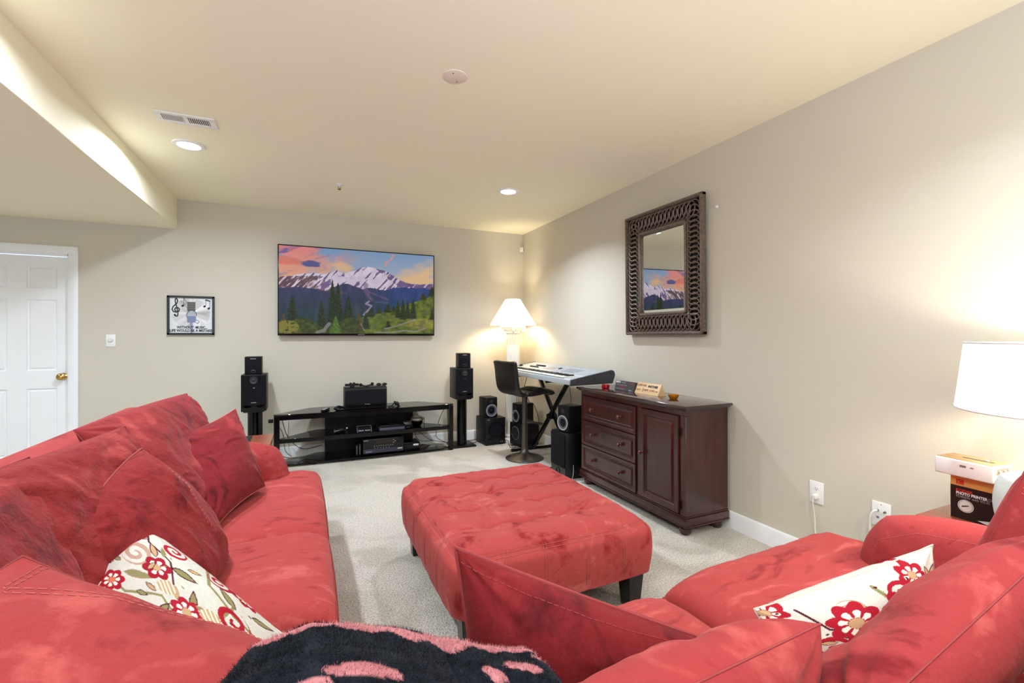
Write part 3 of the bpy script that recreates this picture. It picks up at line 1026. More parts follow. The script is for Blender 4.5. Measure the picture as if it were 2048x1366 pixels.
# carved mirror on the right wall: local x = -Y (towards the camera), local y = up, local z = out of wall
def rw(z0, y0, tilt=0.0):
    """frame on the right wall: local x -> -Y, y -> Z, z -> -X"""
    M = Matrix(((0, 0, -1, 0), (-1, 0, 0, y0), (0, 1, 0, z0), (0, 0, 0, 1)))
    return M @ RX(tilt)
M_carve = mat('carved_dark_bronze_wood', srgb(112, 96, 86), .3, metal=.35, vary=.35, scale=60, bump=.3, bscale=150)
M_carvedark = mat('frame_backing_dark', srgb(22, 17, 15), .7)
mirror_m = bpy.data.materials.new('mirror_glass')
mirror_m.use_nodes = True
pm = mirror_m.node_tree.nodes['Principled BSDF']
pm.inputs['Metallic'].default_value = 1
pm.inputs['Roughness'].default_value = .015
pm.inputs['Base Color'].default_value = (.86, .88, .84, 1)
WM, HM = .865, 1.035
tm_ = thing('carved_wall_mirror', 'mirror in a wide dark frame carved with interlaced rings on the right wall', 'mirror', (-.03, -2.66, 1.33))
MM = T(-.016, 0, 0) @ rw(1.326, -2.225, .6)
def mbox(x0, x1, y0, y1, z0, z1, bev=0.0, seg=2):
    return box(B(), x0, x1, y0, y1, z0, z1, bev, seg, M=MM)
FWd = .185
rim = .028
bm = B()
for a in ((0, WM, 0, rim), (0, WM, HM - rim, HM), (0, rim, 0, HM), (WM - rim, WM, 0, HM)):
    box(bm, *a, 0, .042, .006, 2, M=MM)
    box(bm, a[0] + .006, a[1] - .006, a[2] + .006, a[3] - .006, .038, .050, .005, 2, M=MM)
obj('outer_rim', bm, M_carve, tm_)
bm = B()
for a in ((FWd - .022, WM - FWd + .022, FWd - .022, FWd), (FWd - .022, WM - FWd + .022, HM - FWd, HM - FWd + .022), (FWd - .022, FWd, FWd - .022, HM - FWd + .022), (WM - FWd, WM - FWd + .022, FWd - .022, HM - FWd + .022)):
    box(bm, *a, 0, .036, .006, 2, M=MM)
obj('inner_rim', bm, M_carve, tm_)
bm = B()
for a in ((.02, WM - .02, .02, FWd - .01), (.02, WM - .02, HM - FWd + .01, HM - .02), (.02, FWd - .01, .02, HM - .02), (WM - FWd + .01, WM - .02, .02, HM - .02)):
    box(bm, *a, 0, .008, M=MM)
obj('frame_backing', bm, M_carvedark, tm_)
gx0, gx1, gy0, gy1 = FWd - .004, WM - FWd + .004, FWd - .004, HM - FWd + .004
t_ = B()
def quadring(t, r0, r1):
    for i in range(4):
        t.faces.new((r0[i], r0[(i + 1) % 4], r1[(i + 1) % 4], r1[i]))
v0 = [t_.verts.new(MM @ Vector(p)) for p in ((gx0, gy0, .010), (gx1, gy0, .010), (gx1, gy1, .010), (gx0, gy1, .010))]
d = .026
v1 = [t_.verts.new(MM @ Vector(p)) for p in ((gx0 + d, gy0 + d, .0135), (gx1 - d, gy0 + d, .0135), (gx1 - d, gy1 - d, .0135), (gx0 + d, gy1 - d, .0135))]
quadring(t_, v0, v1)
t_.faces.new(v1)
v2 = [t_.verts.new(MM @ Vector(p)) for p in ((gx0, gy0, .004), (gx1, gy0, .004), (gx1, gy1, .004), (gx0, gy1, .004))]
quadring(t_, v2, v0)
t_.faces.new(v2[::-1])
obj('mirror_glass', t_, mirror_m, tm_, smooth=False)
# interlaced rings, one mesh shared by all
def ring_mesh(a, b, r, n=24, k=8):
    bm = B()
    pts = [(a * math.cos(2 * PI * i / n), b * math.sin(2 * PI * i / n), .006 * math.sin(2 * 2 * PI * i / n)) for i in range(n)]
    tube(bm, pts, r, k, closed=True)
    me = bpy.data.meshes.new('carved_ring')
    bm.to_mesh(me)
    bm.free()
    finish(me, M_carve, True)
    return me
cw = (rim + FWd - .022) / 2
hw_ = (FWd - .022 - rim) / 2 - .003
ringV = ring_mesh(hw_, .062, .0062)
rot = MM.to_3x3().to_4x4()
def put_ring(x, y, ang):
    o = bpy.data.objects.new('carved_ring', ringV)
    C.objects.link(o)
    o.parent = tm_
    o.matrix_local = Matrix.Translation(-Vector(tm_.location)) @ T(*(MM @ Vector((x, y, .024)))) @ rot @ RZ(ang)
nv = 23
for k in range(nv):
    y = cw + .0 + (HM - 2 * cw) * k / (nv - 1)
    put_ring(cw, y, 18 if 0 < k < nv - 1 else 45)
    put_ring(WM - cw, y, 18 if 0 < k < nv - 1 else -45)
nh = 15
for k in range(1, nh):
    x = cw + (WM - 2 * cw) * k / nh
    put_ring(x, cw, 108)
    put_ring(x, HM - cw, 108)
bm = B()
lathe(bm, [(0, 0), (.011, 0), (.009, .008), (0, .011)], 14, rw(2.235, -3.16))
tag(obj('wall_plug', bm, M_white, loc=(0, -3.16, 2.235)), 'tiny white plug in the right wall beside the mirror frame', 'wall plug')

# outlets
def slot(bm, M, x, y, w_, h_, z=.0066):
    box(bm, x - w_ / 2, x + w_ / 2, y - h_ / 2, y + h_ / 2, z - .001, z + .0004, M=M)
M_slot = mat('socket_slots', srgb(60, 58, 55), .6)
def outlet(y, z, label, plug):
    t = thing('wall_outlet', label, 'outlet', (0, y, z))
    M = rw(z, y)
    obj('plate', box(B(), -.039, .039, -.062, .062, .0005, .006, .003, M=M), M_white, t)
    for s in (-1, 1):
        bm = B()
        prism(bm, [(.0165 * math.cos(a_ * PI / 8), s * .021 + .0135 * math.sin(a_ * PI / 8)) for a_ in range(16)], .005, .0068, M=M)
        f = obj('socket', bm, M_white, t)
        if s == 1 or not plug:
            bm = B()
            slot(bm, M, -.006, s * .021 + .003, .002, .008)
            slot(bm, M, .006, s * .021 + .003, .002, .007)
            lathe(bm, [(0, .006), (.0028, .006), (.0028, .0072), (0, .0072)], 10, M @ T(0, s * .021 - .006, 0))
            obj('slots', bm, M_slot, f)
    return t, M
t, M = outlet(-3.853, .422, 'white duplex outlet with a plug and thin white cord on the right wall', True)
bm = box(B(), -.012, .012, -.034, -.010, .006, .03, .004, M=M)
tag(obj('power_plug', bm, mat('clear_white_plug', srgb(230, 224, 214), .3), loc=(-.01, -3.853, .40)), 'small white plug pushed into the lower socket of the right wall outlet', 'plug')
bm = B()
tube(bm, spline([M @ Vector(p) for p in ((-.004, -.030, .028), (-.003, -.06, .032), (.0, -.14, .02), (.004, -.22, .022), (.03, -.29, .03), (.06, -.36, .04), (.08, -.417, .05), (.16, -.417, .06))], 8), .0028, 6)
tag(obj('white_charging_cable', bm, M_wcable, loc=(-.03, -3.87, 0)), 'thin white cable hanging from the plugged outlet down the right wall', 'cable')
t = thing('cable_wall_plate', 'white four-jack cable wall plate with a thick white cable near the right armrest', 'wall plate', (0, -4.17, .41))
M = rw(.410, -4.173)
obj('plate', box(B(), -.042, .042, -.062, .062, .0005, .006, .003, M=M), M_white, t)
for x, y in ((-.014, .018), (.018, .018), (-.014, -.016), (.018, -.016)):
    bm = B()
    if y > 0:
        lathe(bm, [(0, .006), (.0055, .006), (.0055, .01), (.004, .01), (.004, .017), (0, .017)], 12, M @ T(x, y, 0))
        obj('coax_jack', bm, mat('jack_metal', srgb(150, 145, 135), .3, metal=.9), t)
    else:
        box(bm, x - .006, x + .006, y - .005, y + .005, .0055, .009, .001, M=M)
        obj('data_jack', bm, mat('jack_grey', srgb(120, 118, 112), .4), t)
bm = B()
for yy in (.05, -.05):
    lathe(bm, [(0, .006), (.003, .006), (.002, .0075), (0, .0075)], 10, M @ T(0, yy, 0))
obj('screw', bm, M_print_grey, t)
bm = B()
tube(bm, spline([M @ Vector(p) for p in ((-.014, .018, .014), (-.020, .016, .03), (-.032, -.01, .036), (-.038, -.06, .03), (-.04, -.15, .025), (-.04, -.38, .03))], 8), .005, 8)
tag(obj('white_coax_cable', bm, M_wcable, loc=(-.03, -4.14, 0)), 'thick white cable curving down from the four-jack wall plate', 'cable')
outlet(-.95, .44, 'small white outlet on the right wall behind the keyboard stand', False)

# ================================================================== MEDIA STAND
def hexa(x0, x1, yf, yb, cut):
    pts = [(x0, yf + .02), (x0 + .015, yf), ]
    n = 8
    for k in range(1, n):
        s_ = k / n
        pts.append((x0 + .015 + (x1 - x0 - .03) * s_, yf - .025 * math.sin(PI * s_)))
    pts += [(x1 - .015, yf), (x1, yf + .02), (x1, yf + .05), (x1 - cut, yb), (x0 + cut, yb), (x0, yf + .05)]
    return pts
t = thing('media_stand', 'wide black glass three-shelf media stand under the television', 'tv stand', (-2.03, -.25, 0))
SX0, SX1 = -2.955, -1.105
for z in (.532, .287, .035):
    i_ = 0 if z > .5 else .05
    bm = B()
    prism(bm, hexa(SX0 + i_, SX1 - i_, -.44, -.05, .34), z - .010, z, bev=.002)
    obj('glass_shelf', bm, M_blackgl, t)
for z0, z1 in ((.475, .520), (.245, .275)):
    pts = [(SX0 + .03 + (SX1 - SX0 - .06) * k / 16, -.435 - .022 * math.sin(PI * k / 16)) for k in range(17)]
    bm = B()
    prism(bm, [(x, y) for x, y in pts] + [(x, y + .025) for x, y in pts[::-1]], z0, z1)
    obj('front_rail', bm, M_blackgloss, t)
for sx, sg in ((SX0 + .005, 1), (SX1 - .005, -1)):
    bm = B()
    prof = [(-.47 + .03, 0), (-.47 + .075, 0), (-.37, .3), (-.34, .521), (-.445, .521), (-.445, .25)]
    M = Matrix(((0, 0, 1, 0), (1, 0, 0, 0), (0, 1, 0, 0), (0, 0, 0, 1)))
    prism(bm, prof, min(sx, sx + sg * .05), max(sx, sx + sg * .05), M, bev=.003)
    obj('leg', bm, M_blackgloss, t)
# rear spine with two oval cable openings
bm = B()
def plate_with_slots(bm, x0, x1, z0, z1, y0, y1, slots_):
    n = 24
    t_ = bmesh.new()
    vo = [t_.verts.new((x, y0, z)) for x, z in ((x0, z0), (x1, z0), (x1, z1), (x0, z1))]
    es = [t_.edges.new((vo[i], vo[(i + 1) % 4])) for i in range(4)]
    for cx, cz, rx, rz in slots_:
        vs = [t_.verts.new((cx + rx * math.copysign(abs(math.cos(a)) ** .6, math.cos(a)), y0, cz + rz * math.copysign(abs(math.sin(a)) ** .8, math.sin(a)))) for a in [2 * PI * k / n for k in range(n)]]
        es += [t_.edges.new((vs[i], vs[(i + 1) % n])) for i in range(n)]
    bmesh.ops.triangle_fill(t_, use_beauty=True, edges=es)
    r_ = bmesh.ops.extrude_face_region(t_, geom=t_.faces[:])
    bmesh.ops.translate(t_, vec=(0, y1 - y0, 0), verts=[v for v in r_['geom'] if isinstance(v, bmesh.types.BMVert)])
    return merge(bm, t_)
plate_with_slots(bm, -2.47, -1.50, .035, .522, -.085, -.06, [(-2.30, .475, .07, .014), (-1.72, .475, .08, .014), (-2.30, .225, .09, .018), (-1.72, .225, .08, .018)])
obj('rear_spine', bm, M_black, t)
for x in (-2.6, -1.45):
    obj('foot', bx(x - .03, x + .03, -.30, -.2, 0, .026, .004), M_black, t)

# centre speaker
def badge(M, parent, w_=.03, h_=.005):
    bm = box(B(), -w_ / 2, w_ / 2, -h_ / 2, h_ / 2, 0, .0012, .0004, 1, M=M)
    obj('badge', bm, M_print_grey, parent)
t = thing('centre_speaker', 'wide black centre speaker box on top of the media stand', 'speaker', (-2.07, -.30, .532))
bm = B()
prism(bm, [(-.40, .534), (-.18, .534), (-.18, .762), (-.38, .766), (-.40, .745)], -2.288, -1.852, Matrix(((0, 0, 1, 0), (1, 0, 0, 0), (0, 1, 0, 0), (0, 0, 0, 1))), bev=.006, seg=2)
obj('cabinet', bm, M_blackvinyl, t)
bm = B()
prism(bm, [(-.40, .56), (-.40, .742), (-.412, .735), (-.425, .60), (-.418, .575)], -2.274, -1.866, Matrix(((0, 0, 1, 0), (1, 0, 0, 0), (0, 1, 0, 0), (0, 0, 0, 1))), bev=.004, seg=2)
obj('grille', bm, M_grille, t)
text_mesh('Yamaha', .018, frame_mat((-2.06, -.4265, .588), (1, 0, 0), (0, 0, 1)), M_print_grey, t, 'badge')
# small electronics
def gamepad(label, x, y, z, ang, group=None, name='game_controller'):
    t = thing(name, label, 'game controller', (x, y, z), group)
    Mx = T(x, y, z) @ RZ(ang)
    bm = B()
    for s in (-1, 1):
        tube(bm, spline([Mx @ Vector(p) for p in ((s * .02, 0, .02), (s * .05, -.002, .024), (s * .066, -.03, .018), (s * .072, -.06, .012))], 4), [.016] * 4 + [.018] * 4 + [.014] * 3 + [.010, .007], 10)
    box(bm, -.045, .045, -.022, .022, .008, .034, .01, 3, M=Mx)
    obj('shell', bm, M_black, t)
    for s in (-1, 1):
        bm = B()
        lathe(bm, [(0, .03), (.004, .03), (.004, .038), (.008, .04), (.007, .044), (0, .043)], 12, Mx @ T(s * .022, -.014, 0))
        obj('thumbstick', bm, M_cone, t)
    return t
gamepad('black game controller left of the centre speaker on the media stand', -2.365, -.36, .533, 75)
t = thing('remote_control', 'dark remote with silver buttons leaning at the left of the centre speaker', 'remote', (-2.42, -.33, .532))
Mx = T(-2.475, -.35, .534) @ RZ(70)
obj('body', box(B(), -.08, .08, -.022, .022, 0, .02, .005, M=Mx), M_black, t)
for k in range(6):
    bm = B()
    for j in range(3):
        box(bm, -.066 + k * .022, -.054 + k * .022, -.014 + j * .011, -.007 + j * .011, .0195, .022, .001, 1, M=Mx)
    obj('button_row', bm, M_silver, t)
t = thing('headset', 'black headset with coiled cable right of the centre speaker on the media stand', 'headset', (-1.76, -.34, .532))
bm = B()
tube(bm, spline([(-1.83, -.36, .54), (-1.80, -.38, .545), (-1.765, -.36, .575), (-1.745, -.33, .58), (-1.72, -.31, .56)], 6), .006, 8)
obj('headband', bm, M_black, t)
for x, y, z in ((-1.75, -.345, .568), (-1.72, -.315, .555)):
    bm = B()
    lathe(bm, [(0, -.012), (.022, -.012), (.026, -.004), (.026, .006), (.018, .012), (0, .012)], 18, T(x, y, z) @ RY(65))
    obj('ear_cup', bm, M_black, t)
bm = B()
tube(bm, spline([(-1.845, -.37, .538), (-1.81, -.40, .538), (-1.77, -.38, .538), (-1.79, -.35, .538), (-1.74, -.37, .54), (-1.70, -.36, .537)], 6), .0035, 6)
obj('cord', bm, M_cable, t)
# things lying on the centre speaker
t = thing('camera_sensor_bar', 'black two-lens camera bar lying on the left of the centre speaker', 'camera', (-2.21, -.33, .766))
obj('bar', bx(-2.283, -2.14, -.37, -.335, .782, .806, .006), M_black, t)
obj('stand_foot', bx(-2.235, -2.185, -.375, -.33, .7665, .785, .004), M_black, t)
for x in (-2.225, -2.19):
    bm = B()
    lathe(bm, [(0, 0), (.012, 0), (.012, .010), (.008, .014), (0, .014)], 14, T(x, -.352, .803))
    obj('knob', bm, M_black, t)
bm = B()
lathe(bm, [(0, 0), (.009, 0), (.009, .004), (0, .005)], 14, frame_mat((-2.26, -.370, .794), (1, 0, 0), (0, 0, 1)))
obj('lens', bm, M_blackgl, t)
t = thing('motion_controller_pair', 'black twin-ended motion controller lying across the middle of the centre speaker', 'controller', (-2.06, -.33, .766))
bm = B()
tube(bm, spline([(-2.115, -.34, .786), (-2.08, -.345, .775), (-2.05, -.345, .776), (-2.00, -.34, .79)], 5), .009, 8)
obj('handle', bm, M_cone, t)
for x, z in ((-2.12, .787), (-2.0, .793)):
    bm = B()
    bmesh.ops.create_uvsphere(bm, u_segments=14, v_segments=10, radius=.018, matrix=T(x, -.34, z))
    obj('end_ball', bm, M_black, t)
t = thing('dark_sunglasses', 'folded dark sunglasses on the right end of the centre speaker', 'glasses', (-1.90, -.33, .766))
for dx in (-.03, .03):
    bm = B()
    lathe(bm, [(0, 0), (.024, 0), (.024, .003), (.018, .006), (0, .007)], 16, frame_mat((-1.905 + dx, -.37, .786), (1, 0, 0), (0, .2, 1)) @ Matrix.Diagonal((1, .75, 1, 1)))
    obj('lens', bm, M_blackgl, t)
bm = B()
tube(bm, spline([(-1.965, -.37, .79), (-1.94, -.372, .800), (-1.905, -.372, .795), (-1.87, -.372, .800), (-1.845, -.37, .79), (-1.85, -.30, .775), (-1.95, -.29, .772)], 6), .0025, 6)
obj('frame', bm, M_black, t)

# middle shelf
t = thing('network_router', 'small black slanted router with silver edges on the middle shelf', 'router', (-2.12, -.38, .287))
Mx = Matrix(((0, 0, 1, 0), (1, 0, 0, 0), (0, 1, 0, 0), (0, 0, 0, 1)))
bm = B()
prism(bm, [(-.43, .288), (-.34, .288), (-.34, .345), (-.37, .345)], -2.16, -2.02, Mx, bev=.002)
obj('body', bm, M_black, t)
bm = B()
tube(bm, [(-2.162, -.432, .290), (-2.162, -.368, .347), (-2.018, -.368, .347), (-2.018, -.432, .290)], .0025, 6)
obj('silver_edge', bm, M_silver, t)
text_mesh('Netduma', .014, frame_mat((-2.125, -.4145, .305), (1, 0, 0), (0, .72, .69)), M_bright, t, 'lettering')
text_mesh('RackLink', .014, frame_mat((-2.055, -.4145, .305), (1, 0, 0), (0, .72, .69)), M_bright, t, 'lettering')
t = thing('game_console', 'slim grey-blue game console lying on the middle shelf', 'game console', (-1.78, -.38, .287))
M_cons = mat('grey_blue_plastic', srgb(66, 68, 84), .3, vary=.05)
bm = B()
box(bm, -1.935, -1.665, -.44, -.20, .287, .318, .004)
obj('lower_shell', bm, M_cons, t)
obj('shell_gap', bx(-1.93, -1.67, -.436, -.20, .318, .323), M_blackgl, t)
obj('upper_shell', bx(-1.935, -1.665, -.44, -.20, .323, .345, .004), M_blackgloss, t)
obj('seam_strip', bx(-1.828, -1.825, -.4415, -.438, .289, .344), M_black, t)
t = thing('wireless_dome_speaker', 'round silver-topped dome device on the right of the middle shelf', 'device', (-1.50, -.30, .287))
bm = B()
lathe(bm, [(0, .285 + .003), (.03, .288), (.042, .296), (.06, .33), (.068, .36), (0, .36)], 32, T(-1.505, -.33, 0))
obj('bowl', bm, M_blackgl, t)
bm = B()
lathe(bm, [(.069, .358), (.075, .362), (.074, .385), (.06, .398), (0, .402)], 32, T(-1.505, -.33, 0))
obj('silver_cap', bm, mat('brushed_aluminium', srgb(160, 152, 142), .3, metal=.8), t)
t = thing('set_top_box', 'slim silver set-top box at the back right of the middle shelf', 'set-top box', (-1.60, -.16, .287))
obj('body', bx(-1.66, -1.49, -.22, -.10, .288, .318, .004), mat('silver_plastic', srgb(150, 145, 138), .35, metal=.4), t)
tag(obj('power_brick', bx(-1.655, -1.60, -.43, -.34, .2875, .312, .008), M_black, loc=(-1.63, -.38, .2875)), 'small black power brick right of the game console on the middle shelf', 'power adapter')
t = thing('coiled_cables', 'tangle of black and grey cables on the left of the middle shelf', 'cables', (-2.33, -.33, .287))
for k, mm in ((0, M_cable), (1, M_print_grey), (2, M_cable)):
    random.seed(k + 3)
    pts = [(-2.33 + .06 * math.cos(a * .9 + k), -.32 + .05 * math.sin(a * 1.1 + k * 2), .294 + .012 * k + .01 * abs(math.sin(a))) for a in range(14)]
    bm = B()
    tube(bm, spline(pts, 5), .0035, 6)
    obj('cable', bm, mm, t)
t = thing('webcam', 'little black webcam standing beside the router on the middle shelf', 'webcam', (-2.25, -.36, .287))
bm = B()
lathe(bm, [(0, .287), (.02, .288), (.018, .296), (.006, .30), (.006, .325), (0, .325)], 18, T(-2.265, -.37, 0))
bmesh.ops.create_uvsphere(bm, u_segments=14, v_segments=10, radius=.019, matrix=T(-2.265, -.37, .341))
obj('body', bm, M_black, t)
bm = B()
lathe(bm, [(0, 0), (.008, 0), (.008, .003), (0, .004)], 12, frame_mat((-2.265, -.3875, .341), (1, 0, 0), (0, 0, 1)))
obj('lens', bm, M_silver, t)

# bottom shelf
t = thing('audio_receiver', 'wide black audio receiver with a round volume knob on the bottom shelf', 'receiver', (-1.86, -.25, .035))
rx0, rx1, rz0, rz1 = -2.105, -1.675, .05, .205
obj('chassis', bx(rx0 + .004, rx1 - .004, -.405, -.12, rz0 + .002, rz1 - .003, .004), M_black, t)
obj('front_panel', bx(rx0, rx1, -.42, -.404, rz0, rz1, .003), mat('anodised_dark_panel', srgb(30, 27, 29), .3, metal=.4, vary=.1), t)
obj('lower_strip', bx(rx0 + .002, rx1 - .002, -.4225, -.419, rz0 + .002, rz0 + .045, .001, 1), mat('dark_blue_strip', srgb(46, 46, 62), .3), t)
obj('display', bx(-1.97, -1.81, -.4222, -.419, .155, .180), mat('amber_display_glass', srgb(44, 24, 12), .12), t)
bm = B()
lathe(bm, [(0, 0), (.024, 0), (.023, .012), (.019, .016), (0, .016)], 28, frame_mat((-1.725, -.420, .165), (1, 0, 0), (0, 0, 1)))
obj('volume_knob', bm, M_black, t)
bm = B()
for k in range(9):
    box(bm, -1.99 + k * .024, -1.982 + k * .024, -.4235, -.42, .124, .129)
for k in range(6):
    box(bm, -1.985 + k * .03, -1.978 + k * .03, -.4245, -.42, .104, .108)
for k in range(3):
    box(bm, -1.79 + (k % 2) * .018, -1.778 + (k % 2) * .018, -.4235, -.42, .150 + k * .013, .156 + k * .013)
obj('buttons', bm, M_print_grey, t)
bm = B()
for k in range(4):
    lathe(bm, [(0, 0), (.005, 0), (.005, .003), (0, .003)], 10, frame_mat((-1.735 + k * .013, -.4225, .082), (1, 0, 0), (0, 0, 1)))
obj('front_jacks', bm, M_bright, t)
text_mesh('DENON', .013, frame_mat((-2.075, -.4208, .19), (1, 0, 0), (0, 0, 1)), M_bright, t, 'lettering')
text_mesh('DOLBY DIGITAL', .009, frame_mat((-2.045, -.423, .070), (1, 0, 0), (0, 0, 1)), M_bright, t, 'lettering')
for k in range(4):
    obj('foot', bx((rx0 + .03) if k % 2 else (rx1 - .07), (rx0 + .07) if k % 2 else (rx1 - .03), -.39 if k > 1 else -.17, -.35 if k > 1 else -.13, .0352, .052), M_black, t)
for k in range(16):
    if k == 8:
        continue
    obj('vent_slot', bx(-2.04 + k * .018, -2.030 + k * .018, -.32 + (0 if k % 2 else .0), -.26, rz1 - .0035, rz1 - .0012), M_slot, t)
t = thing('disc_player', 'black box with a white label right of the audio receiver on the bottom shelf', 'box', (-1.56, -.30, .035))
obj('body', bx(-1.668, -1.49, -.40, -.20, .0355, .125, .004), M_blackgloss, t)
obj('label', bx(-1.562, -1.505, -.4012, -.3995, .088, .106), M_bright, t)
text_mesh('HOLD IT', .012, frame_mat((-1.533, -.4016, .097), (1, 0, 0), (0, 0, 1)), M_ink, t, 'lettering')
for x, h, nm in ((-2.165, .12, 'first'), (-2.135, .13, 'second')):
    t = thing('external_drive', 'upright dark %s on the bottom shelf' % ('slim drive, the outer of the two,' if nm == 'first' else 'slim drive, the one nearer the receiver,'), 'hard drive', (x, -.36, .035))
    obj('body', bx(x - .011, x + .011, -.40, -.30, .0355, .035 + h, .003), M_black, t)
    obj('front_face', bx(x - .007, x + .007, -.4015, -.3995, .05, .035 + h - .015, .001, 1), mat('drive_grey', srgb(62, 58, 62), .4), t)
t = thing('wall_cable_bundle', 'black cables with grey plugs hanging behind the media stand', 'cables', (-2.2, -.1, .0))
paths = [[(-2.93, -.38, .44), (-2.88, -.2, .3), (-2.86, -.1, .1), (-2.8, -.08, .02)],
         [(-2.90, -.15, .48), (-2.84, -.1, .25), (-2.7, -.09, .10), (-2.5, -.1, .12)],
         [(-2.95, -.35, .40), (-2.93, -.2, .2), (-2.88, -.15, .05), (-2.7, -.16, .012)],
         [(-2.20, -.12, .24), (-2.22, -.2, .18), (-2.30, -.22, .1), (-2.2, -.2, .06)],
         [(-1.6, -.1, .25), (-1.5, -.15, .2), (-1.47, -.12, .12), (-1.4, -.1, .06), (-1.25, -.08, .05)],
         [(-1.5, -.12, .22), (-1.4, -.08, .15), (-1.3, -.1, .07), (-1.15, -.12, .03), (-1.05, -.10, .012)],
         [(-1.45, -.25, .30), (-1.40, -.20, .36), (-1.38, -.15, .30), (-1.42, -.12, .29)],
         [(-1.16, -.25, .46), (-1.2, -.15, .3), (-1.22, -.1, .1), (-1.1, -.09, .012)]]
for p in paths:
    bm = B()
    tube(bm, spline(p, 8), .0035, 6)
    obj('cable', bm, M_cable, t)
bm = B()
tube(bm, spline([(-2.86, -.04, .47), (-2.84, -.03, .38), (-2.85, -.03, .20), (-2.82, -.04, .06)], 6), .005, 6)
obj('white_cable', bm, M_wcable, t)
obj('cable_clip', bx(-3.0, -2.955, -.43, -.40, .455, .49, .006), M_black, t)

# ================================================================== SPEAKERS
def round_ring(bm, M, cx, cz, r0, r1, y0, y1, n=32):
    lathe(bm, [(r0, y0), (r0, y1), (r1, y1), (r1, y0)], n, M @ T(cx, cz, 0), cap=False)
def cab(M, w_, h_, d_, bev=.006):
    """M: local x right, y up, z towards the listener; box centre bottom front at origin"""
    return box(B(), -w_ / 2, w_ / 2, 0, h_, -d_, 0, bev, 2, M=M)
def fmat(x, y, z, ang=0):
    """speaker front: faces -Y when ang = 0"""
    return T(x, y, z) @ RZ(ang) @ Matrix(((1, 0, 0, 0), (0, 0, -1, 0), (0, 1, 0, 0), (0, 0, 0, 1)))
def stand(x, y, label, style):
    t = thing('speaker_stand', label, 'speaker stand', (x, y, 0))
    obj('base_plate', bx(x - .145, x + .145, y - .13, y + .14, 0, .018, .004), M_black, t)
    bm = B()
    tube(bm, [(x - .01, y - .02, .016), (x - .01, y - .02, .568)], .052, 24)
    obj('pillar', bm, M_blackgloss, t)
    obj('rear_channel', bx(x - .045, x + .065, y + .0, y + .05, .016, .566, .003), M_black, t)
    obj('top_plate', bx(x - .09, x + .09, y - .11, y + .11, .564, .574, .003), M_black, t)
    return t
def big_speaker(x, yf, z, label, ang=0):
    t = thing('bookshelf_speaker', label, 'speaker', (x, yf + .12, z))
    M = fmat(x, yf, z, ang)
    obj('cabinet', cab(M, .220, .362, .24), M_blackvinyl, t)
    bm = B()
    pts = [(-.105, .075)] + [(-.105, .355), (.105, .355), (.105, .075)] + [(.105 - .21 * k / 12, .075 - .02 * math.sin(PI * k / 12)) for k in range(1, 12)]
    prism(bm, pts, 0, .010, M, bev=.002)
    g = obj('grille', bm, M_grille, t)
    # U-shaped horn surround with the tweeter
    bm = B()
    u = [(-.052, .355), (-.05, .30)] + [(-.048 * math.cos(PI * k / 12), .285 - .055 * math.sin(PI * k / 12)) for k in range(13)] + [(.05, .30), (.052, .355)]
    tube(bm, [M @ Vector((a, b, .011)) for a, b in u], .004, 6)
    obj('tweeter_surround', bm, M_blackgloss, t)
    bm = B()
    lathe(bm, [(0, .0095), (.036, .0095), (.036, .014), (.031, .014), (.024, .0105), (.012, .0115), (.008, .016), (0, .018)], 28, M @ T(0, .308, 0))
    obj('tweeter', bm, M_cone, t)
    for s in (-1, 1):
        bm = B()
        arc = [(s * (.055 + .042 * math.cos(PI * k / 10)), .062 - .030 * math.sin(PI * k / 10)) for k in range(11)]
        tube(bm, [M @ Vector((a, b, .002)) for a, b in arc], .0045, 6)
        prism(bm, [(a, b) for a, b in arc], .0005, .0022, M)
        obj('bass_port', bm, M_blackgl, t)
    badge(M @ T(0, .088, .0102), t, .045, .006)
    return t
def small_speaker(x, yf, z, label):
    t = thing('satellite_speaker', label, 'speaker', (x, yf + .06, z))
    M = fmat(x, yf, z)
    obj('cabinet', cab(M, .148, .176, .12), M_blackvinyl, t)
    bm = B()
    box(bm, -.071, .071, .005, .171, 0, .007, .003, 2, M=M)
    obj('grille', bm, M_grille, t)
    badge(M @ T(0, .155, .0072), t, .05, .006)
    bm = B()
    tube(bm, [M @ Vector((.021 * math.cos(2 * PI * k / 20), .034 + .014 * math.sin(2 * PI * k / 20), .0078)) for k in range(20)], .0022, 6, closed=True)
    obj('port_ring', bm, M_cone, t)
    bm = B()
    lathe(bm, [(0, .0072), (.018, .0072), (.0, .009)], 20, M @ T(0, .034, 0) @ Matrix.Diagonal((1, .7, 1, 1)))
    obj('port', bm, M_blackgl, t)
    return t
XLs, XRs = -3.128, -.955
stand(XLs, -.27, 'black speaker stand on the carpet left of the media stand', 0)
stand(XRs, -.27, 'black speaker stand on the carpet right of the media stand', 0)
big_speaker(XLs, -.385, .5745, 'large black speaker on the stand left of the media stand')
big_speaker(XRs, -.385, .5745, 'large black speaker on the stand right of the media stand')
small_speaker(XLs - .005, -.375, .9375, 'small black speaker on top of the left stand speaker, left of the television')
small_speaker(XRs + .005, -.375, .9375, 'small black speaker on top of the right stand speaker, near the column lamp')

